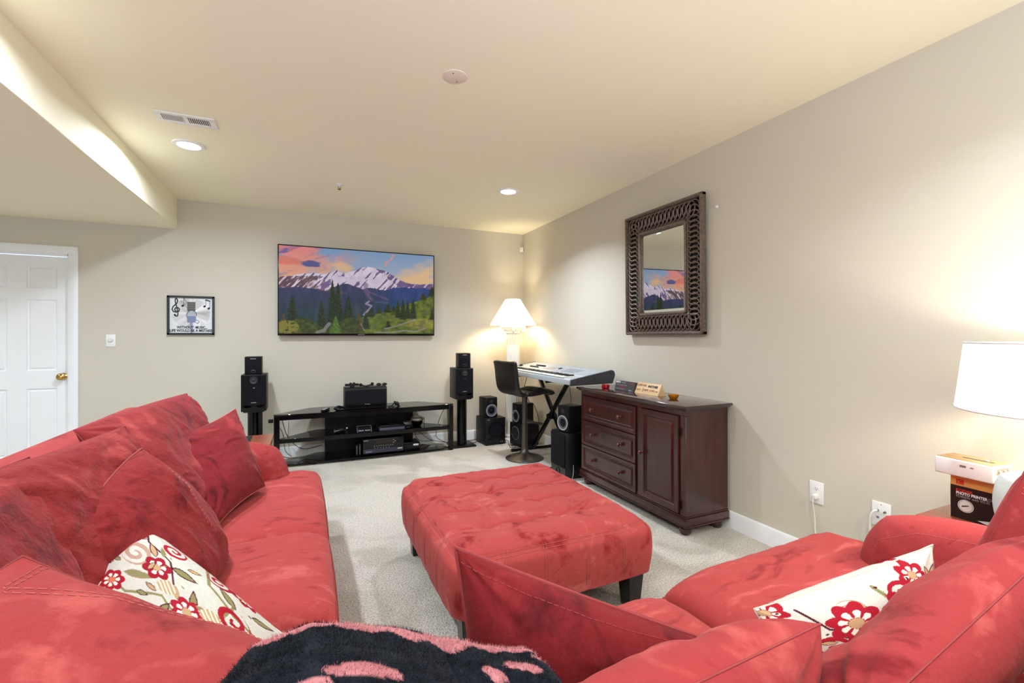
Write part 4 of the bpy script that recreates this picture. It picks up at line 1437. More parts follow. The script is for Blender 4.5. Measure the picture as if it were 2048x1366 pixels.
def subwoofer(x, y, ang, label, w_, h_, d_, wr_, cxo=0.0, ring=False, port=True):
    t = thing('subwoofer', label, 'speaker', (x, y, 0))
    M = fmat(x, y, 0.012, ang)
    obj('cabinet', cab(M, w_, h_, d_, .005), M_blackvinyl, t)
    cy = h_ * .56
    bm = B()
    lathe(bm, [(0, .004), (wr_ * .9, .004), (wr_ * .97, .010), (wr_, .002), (wr_, 0)], 40, M @ T(cxo, cy, 0), cap=False)
    obj('woofer_grille', bm, M_grille if not ring else M_cone, t)
    bm = B()
    round_ring(bm, M, cxo, cy, wr_, wr_ * 1.06, 0, .005)
    obj('woofer_ring', bm, M_silver if ring else M_blackgloss, t)
    if port:
        bm = B()
        round_ring(bm, M, -w_ * .28, h_ * .14, .024, .034, 0, .004, 24)
        obj('port_ring', bm, M_blackgloss, t)
        bm = B()
        lathe(bm, [(0, -.001), (.025, .0012)], 24, M @ T(-w_ * .28, h_ * .14, 0), cap=False)
        obj('port', bm, mat('port_black', srgb(4, 4, 4), .9), t)
        badge(M @ T(-w_ * .34, h_ * .94, 0), t, .03, .006)
        bm = B()
        box(bm, .07, .075, .02, .03, 0, .002, M=M)
        box(bm, .09, .098, .02, .03, 0, .002, M=M)
        obj('indicator', bm, M_print_grey, t)
    for sx in (-1, 1):
        for q in (-.03, -d_ + .03):
            bm = B()
            lathe(bm, [(0, -.012), (.012, -.012), (.014, 0), (0, 0)], 12, fmat(x, y, .012, ang) @ T(sx * (w_ / 2 - .025), 0, q) @ RX(-90))
            obj('foot', bm, M_black, t)
    return t
def monitor(x, y, z, ang, label, w_=.165, h_=.245, d_=.19, wr_=.063):
    t = thing('studio_monitor', label, 'speaker', (x, y, z))
    M = fmat(x, y, z, ang)
    obj('cabinet', cab(M, w_, h_, d_, .010), M_blackvinyl, t)
    bm = B()
    box(bm, -w_ / 2 + .008, w_ / 2 - .008, .008, h_ - .008, -.001, .004, .003, M=M)
    obj('front_baffle', bm, M_black, t)
    cy = h_ * .36
    bm = B()
    round_ring(bm, M, 0, cy, wr_, wr_ + .012, .003, .009, 40)
    obj('silver_ring', bm, M_silver, t)
    bm = B()
    lathe(bm, [(wr_, .006), (wr_ - .008, .008), (wr_ - .016, .005), (.030, -.006 + .006), (.022, .003)], 40, M @ T(0, cy, 0), cap=False)
    obj('cone', bm, mat('grey_cone', srgb(92, 92, 100), .4, metal=.3), t)
    bm = B()
    lathe(bm, [(.024, .001), (.020, .010), (.010, .015), (0, .016)], 24, M @ T(0, cy, 0), cap=False)
    obj('dust_cap', bm, M_black, t)
    bm = B()
    round_ring(bm, M, 0, h_ * .8, .014, .024, .003, .006, 24)
    lathe(bm, [(.014, .004), (.008, .0075), (0, .009)], 20, M @ T(0, h_ * .8, 0), cap=False)
    obj('tweeter', bm, M_cone, t)
    return t
subwoofer(-.575, -.425, 3, 'dark woodgrain subwoofer with a round black front on the carpet below the column lamp', .265, .315, .29, .092)
monitor(-.613, -.385, .3275, 4, 'black studio monitor with a silver ring on top of the left subwoofer')
subwoofer(-.385, -.585, -82, 'black subwoofer with a silver ring on the carpet behind the bar stool', .25, .265, .25, .075, ring=True, port=False)
monitor(-.375, -.58, .2775, -82, 'black studio monitor on the subwoofer behind the bar stool', .16, .235, .20, .060)
# slim tower beside the cabinet, faces the sofa
t = thing('tower_speaker', 'tall black speaker with a cloth front between the bar stool and the cabinet', 'speaker', (-.40, -1.79, 0))
M = fmat(-.50, -1.795, .004, -90)
obj('cabinet', cab(M, .27, .415, .24, .005), mat('satin_black', srgb(9, 9, 10), .4), t)
bm = box(B(), -.125, .125, .10, .405, 0, .014, .008, 3, M=M)
obj('grille', bm, M_grille, t)
bm = box(B(), -.128, .128, .006, .097, 0, .006, .002, M=M)
obj('lower_panel', bm, mat('grey_green_panel', srgb(52, 54, 50), .5), t)
bm = B()
round_ring(bm, M, .0, .052, .026, .036, .005, .012, 28)
obj('port_ring', bm, M_blackgloss, t)
monitor(-.475, -1.835, .4195, -78, 'black studio monitor with a silver ring on top of the tower speaker beside the cabinet', .150, .245, .18, .058)
t = thing('floor_cables', 'loops of thin black cable on the carpet between the subwoofers', 'cables', (-.45, -.5, 0))
for p in ([(-.44, -.50, .006), (-.40, -.56, .006), (-.34, -.60, .006), (-.36, -.66, .006), (-.42, -.64, .006), (-.43, -.57, .006), (-.38, -.54, .008), (-.30, -.58, .006)],
          [(-.43, -.45, .05), (-.42, -.47, .008), (-.45, -.56, .006), (-.47, -.62, .006), (-.44, -.67, .006), (-.40, -.62, .01), (-.41, -.50, .006)],
          [(-.82, -.15, .006), (-.78, -.22, .006), (-.73, -.18, .006), (-.70, -.10, .006)],
          [(-1.08, -.12, .006), (-.98, -.06, .006), (-.85, -.08, .006), (-.74, -.08, .006), (-.68, -.06, .01)]):
    bm = B()
    tube(bm, spline(p, 8), .003, 6)
    obj('cable', bm, M_cable, t)
t = thing('cord_by_tower', 'thin grey cord looping over the carpet at the foot of the tower speaker', 'cord', (-.47, -2.0, 0))
bm = B()
tube(bm, spline([(-.44, -1.96, .14), (-.46, -1.99, .07), (-.50, -2.02, .03), (-.53, -1.98, .008), (-.50, -1.95, .006), (-.47, -1.99, .02), (-.46, -2.015, .006)], 8), .0025, 6)
obj('cord', bm, M_print_grey, t)

# ================================================================== COLUMN LAMP
M_plaster = mat('white_plaster', srgb(226, 222, 214), .6, vary=.03)
M_shade = mat('warm_lit_shade', srgb(250, 240, 220), .7, vary=.01, emis=(1, .86, .66, 1), estr=1.35)
LX, LY = -.312, -.352
t = thing('column_floor_lamp', 'white fluted column floor lamp with a lit cone shade in the room corner', 'floor lamp', (LX, LY, 0))
bm = B()
prism(bm, [(.118 * math.cos(PI / 8 + k * PI / 4), .118 * math.sin(PI / 8 + k * PI / 4)) for k in range(8)], 0, .03, T(LX, LY, 0), bev=.004)
lathe(bm, [(0, .03), (.11, .03), (.115, .042), (.11, .055), (.098, .06), (.094, .072), (.102, .084), (.097, .098), (.090, .105), (0, .105)], 40, T(LX, LY, 0))
obj('base', bm, M_plaster, t)
# fluted shaft
n = 20 * 8
P = []
zs_ = [.105, .125, .4, .8, 1.18, 1.335, 1.35]
F = []
for j, z in enumerate(zs_):
    for i in range(n):
        a = 2 * PI * i / n
        ph = (i % 8) / 8
        fl = 0 if j in (0, len(zs_) - 1) else .0085 * max(0, math.sin(PI * (ph - .12) / .76)) if .12 < ph < .88 else 0
        r_ = (.089 - .007 * (z / 1.35)) - fl
        P.append((LX + r_ * math.cos(a), LY + r_ * math.sin(a), z))
for j in range(len(zs_) - 1):
    for i in range(n):
        F.append((j * n + i, j * n + (i + 1) % n, (j + 1) * n + (i + 1) % n, (j + 1) * n + i))
obj('fluted_shaft', (P, F), M_plaster, t)
bm = B()
lathe(bm, [(.08, 1.345), (.092, 1.352), (.094, 1.362), (.088, 1.368), (.098, 1.385), (.108, 1.40), (.10, 1.405), (0, 1.405)], 36, T(LX, LY, 0))
box(bm, -.115, .115, -.115, .115, 1.418, 1.438, .004, M=T(LX, LY, 0) @ RZ(24))
box(bm, -.10, .10, -.10, .10, 1.40, 1.42, .004, M=T(LX, LY, 0) @ RZ(24))
for k in range(12):
    bmesh.ops.create_uvsphere(bm, u_segments=8, v_segments=6, radius=.013, matrix=T(LX + .09 * math.cos(k * PI / 6), LY + .09 * math.sin(k * PI / 6), 1.389))
obj('capital', bm, M_plaster, t)
for k in range(4):
    an = 24 + 45 + 90 * k
    M = T(LX, LY, 0) @ RZ(an) @ T(.135, 0, 1.395)
    bm = B()
    sp = [(.040 * (1 - q / 40) * math.cos(q * .38 + 1.2), 0, .040 * (1 - q / 40) * math.sin(q * .38 + 1.2)) for q in range(36)]
    tube(bm, [M @ Vector(p) for p in sp], [.012 * (1 - q / 60) for q in range(36)], 8)
    lathe(bm, [(0, -.012), (.03, -.012), (.034, 0), (.03, .012), (0, .012)], 20, M @ RX(90))
    obj('volute', bm, M_plaster, t)
bm = B()
lathe(bm, [(.288, 1.452), (.290, 1.452), (.093, 1.776), (.090, 1.776)], 48, T(LX, LY, 0), cap=False)
lathe(bm, [(.290, 1.452), (.286, 1.452), (.089, 1.774), (.093, 1.776)], 48, T(LX, LY, 0), cap=False)
bmesh.ops.remove_doubles(bm, verts=bm.verts, dist=.0004)
obj('lamp_shade', bm, M_shade, t)
bm = B()
tube(bm, [(LX + .29 * math.cos(2 * PI * k / 48), LY + .29 * math.sin(2 * PI * k / 48), 1.453) for k in range(48)], .0028, 6, closed=True)
tube(bm, [(LX + .092 * math.cos(2 * PI * k / 32), LY + .092 * math.sin(2 * PI * k / 32), 1.776) for k in range(32)], .0028, 6, closed=True)
obj('shade_trim', bm, mat('shade_trim', srgb(214, 198, 172), .7), t)
bm = B()
tube(bm, [(LX, LY, 1.436), (LX, LY, 1.56)], .009, 10)
for k in range(3):
    tube(bm, [(LX, LY, 1.76), (LX + .091 * math.cos(k * 2.09), LY + .091 * math.sin(k * 2.09), 1.772)], .002, 6)
tube(bm, [(LX, LY, 1.69), (LX, LY, 1.765)], .003, 6)
obj('stem', bm, M_brass, t)
bm = B()
lathe(bm, [(0, 1.55), (.013, 1.55), (.014, 1.575), (.03, 1.61), (.031, 1.635), (.018, 1.66), (0, 1.668)], 20, T(LX, LY, 0))
obj('bulb', bm, mat('warm_bulb', (1, .8, .55, 1), .5, vary=0, emis=(1, .78, .5, 1), estr=30), t)
light('column_lamp_glow', 'POINT', (LX - .045, LY - .045, 1.62), 23, (1.0, .88, .66), shadow_soft_size=.05)

# ================================================================== BAR STOOL
SXc, SYc = -.515, -1.10
t = thing('bar_stool', 'black leather bar stool with a low back and round metal base beside the keyboard', 'bar stool', (SXc, SYc, 0))
M = T(SXc, SYc, 0) @ RZ(12)
bm = B()
lathe(bm, [(0, 0), (.205, 0), (.207, .006), (.195, .014), (.14, .028), (.075, .048), (.045, .072), (.036, .10), (.034, .11), (0, .11)], 48, M)
obj('base', bm, M_steel, t)
bm = B()
tube(bm, [M @ Vector((0, 0, .10)), M @ Vector((0, 0, .355))], .032, 28)
obj('column', bm, M_steel, t)
bm = B()
tube(bm, [M @ Vector((0, 0, .355)), M @ Vector((0, 0, .69))], .029, 28)
lathe(bm, [(.029, .352), (.034, .354), (.034, .366), (.029, .368)], 28, M, cap=False)
obj('gas_lift', bm, M_steel, t)
bm = B()
pts = [(0, .034, .42), (.09, .075, .415), (.17, .075, .395), (.215, .03, .375), (.218, 0, .372), (.215, -.03, .375), (.17, -.075, .395), (.09, -.075, .415), (0, -.034, .42)]
tube(bm, spline([M @ Vector((a, b, c - .03)) for a, b, c in pts], 6), .011, 10)
obj('footrest', bm, M_steel, t)
# one-piece bucket: seat and back swept along a curve
def shell(side_pts, w_, th, m_, name, bulge=.0):
    c = spline([(x, 0, z) for x, z in side_pts], 8)
    rows = []
    for i, p in enumerate(c):
        a = c[max(i - 1, 0)]
        b = c[min(i + 1, len(c) - 1)]
        d = (b - a).normalized()
        nrm = Vector((-d.z, 0, d.x))
        rows.append((p, nrm, i / (len(c) - 1)))
    P, F = [], []
    K = 28
    for p, nrm, s_ in rows:
        e = min(s_, 1 - s_)
        hw = w_ / 2 * (1 - .10 * math.exp(-(e / .04) ** 2))
        for k in range(K):
            a = 2 * PI * k / K
            cy = math.copysign(abs(math.cos(a)) ** .35, math.cos(a))
            cz = math.copysign(abs(math.sin(a)) ** .7, math.sin(a))
            th_ = th * (1 - .8 * math.exp(-(e / .015) ** 2))
            q = p + Vector((0, hw * cy, 0)) + nrm * (th_ / 2 * cz + (bulge * math.cos(hw * cy / w_ * PI * 2) * .0))
            # tufting dimples
            P.append(M @ q)
    n_ = len(rows)
    for i in range(n_ - 1):
        for k in range(K):
            F.append((i * K + k, i * K + (k + 1) % K, (i + 1) * K + (k + 1) % K, (i + 1) * K + k))
    P2 = [tuple(p) for p in P]
    F.append(tuple(range(K))[::-1])
    F.append(tuple((n_ - 1) * K + k for k in range(K)))
    o = obj(name, (P2, F), m_, t, smooth=True)
    return o
shell([(.255, .685), (.235, .715), (.17, .728), (.05, .712), (-.05, .708), (-.13, .715)], .40, .055, M_leather, 'seat')
shell([(-.10, .712), (-.17, .722), (-.215, .77), (-.235, .86), (-.245, .95), (-.26, 1.03), (-.27, 1.055)], .395, .05, M_leather, 'backrest')
bm = B()
for k in (-1, 0, 1):
    tube(bm, [M @ Vector((x, k * .10, z)) for x, z in ((.20, .7525), (.12, .7515), (.05, .7405), (-.06, .7365))], .0022, 5)
for x in (.13, .02):
    tube(bm, [M @ Vector((x, y_, .7515 if x > .1 else .7385)) for y_ in (-.17, 0, .17)], .0022, 5)
obj('seat_seams', bm, M_black, t)
obj('seat_plate', box(B(), -.09, .09, -.08, .08, .672, .688, .004, M=M), M_black, t)

# ================================================================== KEYBOARD ON X-STAND
t = thing('keyboard_stand', 'black X-shaped keyboard stand under the silver keyboard', 'stand', (-.25, -1.2, 0))
bx_ = -.235
def bar(a, b, w_=.016, h_=.021):
    a, b = Vector(a), Vector(b)
    d = (b - a)
    L = d.length
    Mb = frame_mat(a, d, (1, 0, 0))
    return box(B(), 0, L, -w_, w_, -h_, h_, .004, 2, M=Mb)
obj('cross_bar', bar((bx_ - .02, -.80, .03), (bx_ - .02, -1.58, .862)), M_blackgloss, t)
obj('cross_bar', bar((bx_ + .02, -1.60, .03), (bx_ + .02, -.86, .862)), M_blackgloss, t)
bm = B()
lathe(bm, [(0, -.05), (.03, -.05), (.034, -.035), (.034, .035), (.03, .05), (0, .05)], 20, T(bx_, -1.195, .448) @ RY(90))
obj('pivot_clutch', bm, M_black, t)
for y in (-.80, -1.60):
    bm = B()
    tube(bm, [(-.53, y, .018), (.0 - .02, y, .018)], .015, 12)
    f = obj('foot_bar', bm, M_blackgloss, t)
    bm = B()
    for xx in (-.535, -.05):
        tube(bm, [(xx, y, .018), (xx + .035, y, .018)], .018, 12)
    obj('rubber_cap', bm, M_black, f)
for y in (-.86, -1.58):
    bm = B()
    tube(bm, [(-.52, y, .866), (-.10, y, .876)], .010, 10)
    obj('support_arm', bm, M_blackgloss, t)

M_silverkb = mat('silver_grey_plastic', srgb(156, 161, 164), .35, metal=.15, vary=.02)
M_kbend = mat('dark_grey_end_cap', srgb(58, 58, 64), .45, vary=.05)
M_key = mat('ivory_key', srgb(228, 224, 212), .25, vary=.01)
t = thing('synthesizer_keyboard', 'long silver synthesizer keyboard with dark end caps along the right wall', 'keyboard', (-.33, -1.33, .88))
KY0, KY1 = -2.12, -.58
kx = Matrix(((1, 0, 0, 0), (0, 0, 1, 0), (0, 1, 0, 0), (0, 0, 0, 1)))     # local (x,z) polygon extruded along Y
prof = [(-.565, .885), (-.56, .930), (-.545, .938), (-.415, .948), (-.405, .958), (-.135, 1.002), (-.115, .995), (-.10, .965), (-.13, .892)]
bm = B()
prism(bm, prof, KY0 + .018, KY1 - .018, kx, bev=.003)
obj('body', bm, M_silverkb, t)
for y0, y1 in ((KY0, KY0 + .02), (KY1 - .02, KY1)):
    bm = B()
    prism(bm, [(-.569, .880), (-.564, .935), (-.13, 1.008), (-.105, .998), (-.092, .965), (-.12, .886)], y0, y1, kx, bev=.003)
    e = obj('end_cap', bm, M_kbend, t)
    if y0 < -1:
        bm = B()
        for x, z in ((-.50, .912), (-.32, .935), (-.14, .975)):
            lathe(bm, [(0, 0), (.006, 0), (.005, .002), (0, .0022)], 10, frame_mat((x, y0 - .0, z), (1, 0, 0), (0, 0, 1)))
        obj('end_screw', bm, M_black, e)
nk = 45
ys = KY0 + .16
ye = KY1 - .13
kw = (ye - ys) / nk
tilt = (.948 - .938) / .13
obj('keybed', bx(-.55, -.415, ys - .01, ye + .01, .925, .9385), M_black, t)
bm = B()
for k in range(nk):
    box(bm, -.548, -.416, ys + k * kw + .0008, ys + (k + 1) * kw - .0008, .938, .9505, .0015, 1)
o = obj('white_keys', bm, M_key, t)
o['kind'] = 'stuff'
bm = B()
for k in range(nk - 1):
    if k % 7 in (0, 1, 3, 4, 5):
        box(bm, -.500, -.417, ys + (k + 1) * kw - .007, ys + (k + 1) * kw + .007, .95, .962, .002, 1)
o = obj('black_keys', bm, M_blackgloss, t)
o['kind'] = 'stuff'
# control panel on the sloping top: local x along -Y, y up-slope
sl = math.atan2(1.002 - .958, .27)
KM = Matrix.Translation((-.405, KY1, .9585)) @ Matrix.Rotation(-sl, 4, 'Y') @ Matrix(((0, 1, 0, 0), (-1, 0, 0, 0), (0, 0, 1, 0), (0, 0, 0, 1)))
obj('display', box(B(), .62, .80, .06, .15, 0, .003, .001, 1, M=KM), mat('grey_lcd', srgb(96, 100, 108), .2), t)
obj('display_bezel', box(B(), .60, .90, .04, .17, -.001, .0015, .001, 1, M=KM), mat('pale_panel', srgb(150, 150, 150), .4), t)
for k in range(8):
    o = box(B(), .33 + k * .026, .342 + k * .026, .13, .155, 0, .012, .002, 1, M=KM)
    obj('slider_knob', o, M_black, t)
for k in range(8):
    bm = B()
    lathe(bm, [(0, 0), (.008, 0), (.007, .012), (0, .012)], 12, KM @ T(.30 + k * .026, .075, 0))
    obj('rotary_knob', bm, M_black, t)
for r_ in range(4):
    for k in range(9):
        obj('panel_button', box(B(), 1.0 + k * .030, 1.018 + k * .030, .05 + r_ * .035, .060 + r_ * .035, 0, .004, .001, 1, M=KM), M_print_grey, t)
bm = B()
lathe(bm, [(0, 0), (.022, 0), (.021, .008), (0, .009)], 24, KM @ T(.87, .13, 0))
obj('data_wheel', bm, M_black, t)
bm = B()
lathe(bm, [(0, -.012), (.02, -.012), (.022, 0), (.02, .012), (0, .012)], 20, KM @ T(.10, .05, .0) @ RY(90))
obj('pitch_wheel', bm, M_black, t)
t = thing('keyboard_power_cable', 'thin black cable hanging from the keyboard to the floor behind the bar stool', 'cable', (-.3, -.8, .4))
bm = B()
tube(bm, spline([(-.30, -.75, .885), (-.36, -.78, .72), (-.33, -.78, .62), (-.26, -.72, .53), (-.18, -.66, .50), (-.08, -.60, .3), (-.06, -.55, .02)], 10), .004, 6)
obj('cable', bm, M_cable, t)
bm = B()
tube(bm, spline([(-.12, -1.3, .885), (-.05, -1.28, .7), (-.04, -1.28, .3), (-.05, -1.2, .02)], 8), .003, 6)
obj('cable', bm, M_cable, t)

# ================================================================== CABINET
t = thing('wooden_sideboard', 'dark cherry sideboard with three drawers and one door against the right wall', 'cabinet', (-.22, -2.66, 0))
CX0_, CX1_, CY0_, CY1_ = -.410, -.030, -3.275, -2.045
bm = B()
box(bm, CX0_ + .014, CX1_, CY0_, CY1_, .085, .832)
# face frame
for a in ((CY1_ - .022, CY1_, .137, .7915), (CY0_, CY0_ + .052, .137, .7915), (-2.845, -2.795, .137, .7915), (CY0_, CY1_, .792, .831)):
    box(bm, CX0_, CX0_ + .016, a[0], a[1], a[2], a[3], .0015, 1)
obj('carcass', bm, M_cherry, t)
bm = B()
box(bm, CX0_ - .012, CX1_ + .004, CY0_ - .012, CY1_ + .012, .072, .125, .003)
box(bm, CX0_ - .006, CX1_ + .002, CY0_ - .006, CY1_ + .006, .125, .137, .005, 2)
box(bm, CX0_ - .017, CX1_ + .004, CY0_ - .017, CY1_ + .017, .066, .075, .003)
obj('plinth_moulding', bm, M_cherry, t)
bm = B()
box(bm, CX0_ - .038, CX1_ + .012, CY0_ - .035, CY1_ + .03, .843, .862, .006, 3)
box(bm, CX0_ - .022, CX1_ + .006, CY0_ - .02, CY1_ + .018, .831, .845, .004, 2)
obj('top', bm, M_cherrytop, t)
for x in (CX0_ + .045, CX1_ - .05):
    for y in (CY0_ + .05, CY1_ - .05):
        bm = B()
        lathe(bm, [(0, 0), (.026, 0), (.036, .012), (.041, .028), (.038, .045), (.028, .053), (.034, .058), (.036, .067), (0, .067)], 28, T(x, y, 0))
        obj('bun_foot', bm, M_cherry, t)
def raised_front(parent_name, y0, y1, z0, z1, fr, knobs):
    """front on the x = CX0_ plane: mitred frame, bevelled inset panel"""
    X = CX0_ - .014
    t_ = B()
    rings = []
    for d_, x in ((0, CX0_ + .004), (0, X + .003), (.003, X), (fr - .014, X), (fr - .006, X + .006), (fr, X + .013), (fr + .004, X + .013), (fr + .018, X + .006), (fr + .020, X + .005)):
        rings.append([t_.verts.new(p) for p in ((x, y0 + d_, z0 + d_), (x, y1 - d_, z0 + d_), (x, y1 - d_, z1 - d_), (x, y0 + d_, z1 - d_))])
    for a, b in zip(rings, rings[1:]):
        for i in range(4):
            t_.faces.new((a[i], a[(i + 1) % 4], b[(i + 1) % 4], b[i]))
    t_.faces.new(rings[-1])
    t_.faces.new(rings[0][::-1])
    o = obj(parent_name, t_, M_cherry, t, smooth=False)
    for y, z in knobs:
        bm = B()
        lathe(bm, [(0, 0), (.012, 0), (.012, .003), (.007, .006), (.0065, .014), (.012, .018), (.017, .025), (.017, .031), (.011, .037), (0, .039)], 24, frame_mat((X + (.004 if parent_name == 'drawer' else 0), y, z), (0, 1, 0), (0, 0, 1)) @ Matrix.Diagonal((1, 1, -1, 1)))
        obj('knob', bm, M_knob, o)
    return o
for z0, z1 in ((.578, .788), (.362, .572), (.143, .356)):
    zc = (z0 + z1) / 2
    raised_front('drawer', -2.792, -2.069, z0, z1, .035, [(-2.242, zc), (-2.615, zc)])
dr = raised_front('cabinet_door', -3.220, -2.848, .143, .788, .048, [(-2.872, .470)])
bm = B()
for z in (.20, .68):
    tube(bm, [(CX0_ - .012, -3.226, z - .03), (CX0_ - .012, -3.226, z + .03)], .005, 8)
obj('hinge', bm, M_black, dr)
TZ = .8622
# sign blocks (their fronts face the sofa, -X)
def sgn_frame(x, y, z, lean):
    """local x -> -Y, y -> up, z -> -X"""
    return T(x, y, z) @ RY(-lean) @ Matrix(((0, 0, -1, 0), (-1, 0, 0, 0), (0, 1, 0, 0), (0, 0, 0, 1)))
t = thing('faith_block', 'dark grey leaning block sign that reads FAITH on the sideboard', 'sign', (-.24, -2.45, TZ))
Ms = sgn_frame(-.262, -2.33, TZ, -12)
obj('block', box(B(), 0, .245, 0, .082, -.03, 0, .001, 1, M=Ms), mat('charcoal_sign', srgb(66, 64, 64), .5, vary=.08), t)
text_mesh('FAITH', .024, Ms @ T(.006, .068, .0005), M_bright, t, 'lettering', align='LEFT', sx=.9, bold=.0006)
M_red_ink = mat('red_print', srgb(150, 46, 46), .5)
text_mesh('IS BEING', .015, Ms @ T(.080, .066, .0005), M_print_grey, t, 'lettering', align='LEFT')
text_mesh('SURE', .020, Ms @ T(.185, .062, .0005), M_red_ink, t, 'lettering', align='LEFT', bold=.0004)
text_mesh('of what we hope for and', .014, Ms @ T(.008, .046, .0005), M_print_grey, t, 'lettering', align='LEFT')
text_mesh('CERTAIN', .018, Ms @ T(.06, .030, .0005), M_red_ink, t, 'lettering', align='LEFT', bold=.0004)
text_mesh('of what we do not see', .013, Ms @ T(.008, .014, .0005), M_print_grey, t, 'lettering', align='LEFT')
text_mesh('HEB 11:1', .010, Ms @ T(.185, .009, .0005), M_bright, t, 'lettering', align='LEFT')
t = thing('wooden_love_sign', 'pale wooden tent-shaped sign that reads LOVE ONE ANOTHER on the sideboard', 'sign', (-.215, -2.71, TZ))
bm = B()
prism(bm, [(-.262, TZ), (-.175, TZ), (-.214, TZ + .086), (-.223, TZ + .086)], -2.850, -2.588, kx, bev=.001)
M_pale = wood('pale_wood', srgb(196, 158, 112), srgb(222, 190, 146), rough=.5, coat=.1, axis='Y')
obj('block', bm, M_pale, t)
Ms = sgn_frame(-.2625, -2.588, TZ, -24.6)
M_brownink = mat('brown_print', srgb(120, 84, 66), .6)
text_mesh('LOVE ONE', .024, Ms @ T(.012, .070, .0012), M_brownink, t, 'lettering', align='LEFT', sx=.85)
text_mesh('ANOTHER', .027, Ms @ T(.128, .068, .0012), M_ink, t, 'lettering', align='LEFT', sx=.85, bold=.0008)
text_mesh('just as', .018, Ms @ T(.012, .036, .0012), M_brownink, t, 'lettering', align='LEFT')
text_mesh('I', .044, Ms @ T(.080, .036, .0012), M_ink, t, 'lettering', align='LEFT', sx=.8)
text_mesh('HAVE', .021, Ms @ T(.098, .036, .0012), M_brownink, t, 'lettering', align='LEFT', sx=.9)
text_mesh('LOVED', .021, Ms @ T(.158, .036, .0012), M_red_ink, t, 'lettering', align='LEFT', sx=.85)
text_mesh('you', .018, Ms @ T(.222, .036, .0012), M_brownink, t, 'lettering', align='LEFT')
def glass(name, col):
    m = bpy.data.materials.new(name)
    m.use_nodes = True
    p = m.node_tree.nodes['Principled BSDF']
    p.inputs['Base Color'].default_value = col
    p.inputs['Roughness'].default_value = .05
    p.inputs['Transmission Weight'].default_value = .6
    p.inputs['IOR'].default_value = 1.45
    return m
t = thing('red_glass_votive', 'small red glass candle holder on the sideboard beside the keyboard', 'candle holder', (-.275, -2.24, TZ))
bm = B()
lathe(bm, [(0, 0), (.030, 0), (.034, .004), (.034, .030), (.031, .032), (.029, .028), (.028, .010), (0, .008)], 28, T(-.285, -2.235, TZ))
obj('glass', bm, glass('red_glass', srgb(205, 12, 22)), t)
bm = B()
lathe(bm, [(0, .008), (.020, .008), (.020, .022), (0, .022)], 20, T(-.285, -2.235, TZ))
obj('tealight', bm, M_white, t)
t = thing('amber_glass_bowl', 'small amber glass candle bowl on the near end of the sideboard top', 'candle holder', (-.262, -3.01, TZ))
bm = B()
lathe(bm, [(0, 0), (.022, 0), (.026, .003), (.038, .028), (.040, .033), (.037, .034), (.034, .027), (.020, .008), (0, .007)], 32, T(-.255, -3.005, TZ))
obj('glass', bm, glass('amber_glass', srgb(220, 140, 20)), t)
bm = B()
lathe(bm, [(0, .008), (.019, .008), (.019, .021), (0, .021)], 20, T(-.255, -3.005, TZ))
obj('tealight', bm, M_white, t)

# ================================================================== OTTOMAN
OX0, OX1, OY0, OY1 = -2.135, -1.125, -3.80, -2.665
t = thing('tufted_ottoman', 'large square red suede ottoman with tufted top and dark block legs on the carpet', 'ottoman', ((OX0 + OX1) / 2, (OY0 + OY1) / 2, 0))
TU = [-.60, -.2, .2, .60]        # tuft grid in u, v
def otto_fn(u, v):
    """wrap from bottom of the sides over the top; u, v in 0..1"""
    a = 2 * u - 1
    b = 2 * v - 1
    # radial square coordinate: outer part is the side wall
    m = np.maximum(np.abs(a), np.abs(b)) + 1e-9
    side = .66
    k = np.where(m > side, 1 / m, 1 / side)
    X = a * k
    Y = b * k
    e = np.where(m > side, (m - side) / (1 - side), 0)     # 0 top edge .. 1 bottom
    # rounded vertical corners
    cr = 1 - .035 * (np.minimum(np.abs(X), np.abs(Y)) ** 16) - .02 * (np.minimum(np.abs(X), np.abs(Y)) ** 6)
    z = .425 - e * .235
    top = np.clip(1 - np.maximum(np.abs(X), np.abs(Y)), 0, 1)
    crown = .030 * (1 - (1 - np.clip(top / .16, 0, 1)) ** 2)
    z = np.where(e > 0, z, .425 + crown)
    # round shoulder
    bul = np.where(e > 0, .012 * np.sin(np.clip(e, 0, 1) * PI) - .035 * np.exp(-(e / .10) ** 2), -.035)
    sc_x = (OX1 - OX0) / 2
    sc_y = (OY1 - OY0) / 2
    px = X * (sc_x + bul * 1.0) * cr
    py = Y * (sc_y + bul * 1.0) * cr
    dim = 0
    for tu in TU[1:3] + [-.58, .58]:
        for tv in TU:
            r2 = ((X - tu) ** 2 + (Y - tv) ** 2)
            dim = dim + .012 * np.exp(-r2 / .004) + .008 * np.exp(-r2 / .03)
    seam = 0
    for tv in TU:
        seam = seam + .015 * np.exp(-((Y - tv) / .018) ** 2) * smooth01((1 - np.abs(X)) / .15)
    for tu in (-.58, -.2, .2, .58):
        seam = seam + .002 * np.exp(-((X - tu) / .02) ** 2) * smooth01((1 - np.abs(Y)) / .15)
    wr = (fbm(X * 5, Y * 9, 4, 3) - .5) * .012
    z = z + np.where(e > 0, 0, -dim - seam + wr)
    # gathers on the sides
    al = np.where(np.abs(X) > np.abs(Y), Y, X)
    g = np.where(e > .1, (fbm(al * 9 + 5, e * 1.5, 3) - .5) * .009, 0)
    nx = np.where(np.abs(X) > np.abs(Y), np.sign(X), 0)
    ny = np.where(np.abs(X) > np.abs(Y), 0, np.sign(Y))
    px = px + nx * g
    py = py + ny * g
    return np.stack([px + (OX0 + OX1) / 2, py + (OY0 + OY1) / 2, z], 1)
U, V, P, F = grid_mesh(230, 230, otto_fn)
np_obj('upholstery', P, F, M_suede_o, t)
obj('underside', bx(OX0 + .04, OX1 - .04, OY0 + .04, OY1 - .04, .175, .21), M_black, t)
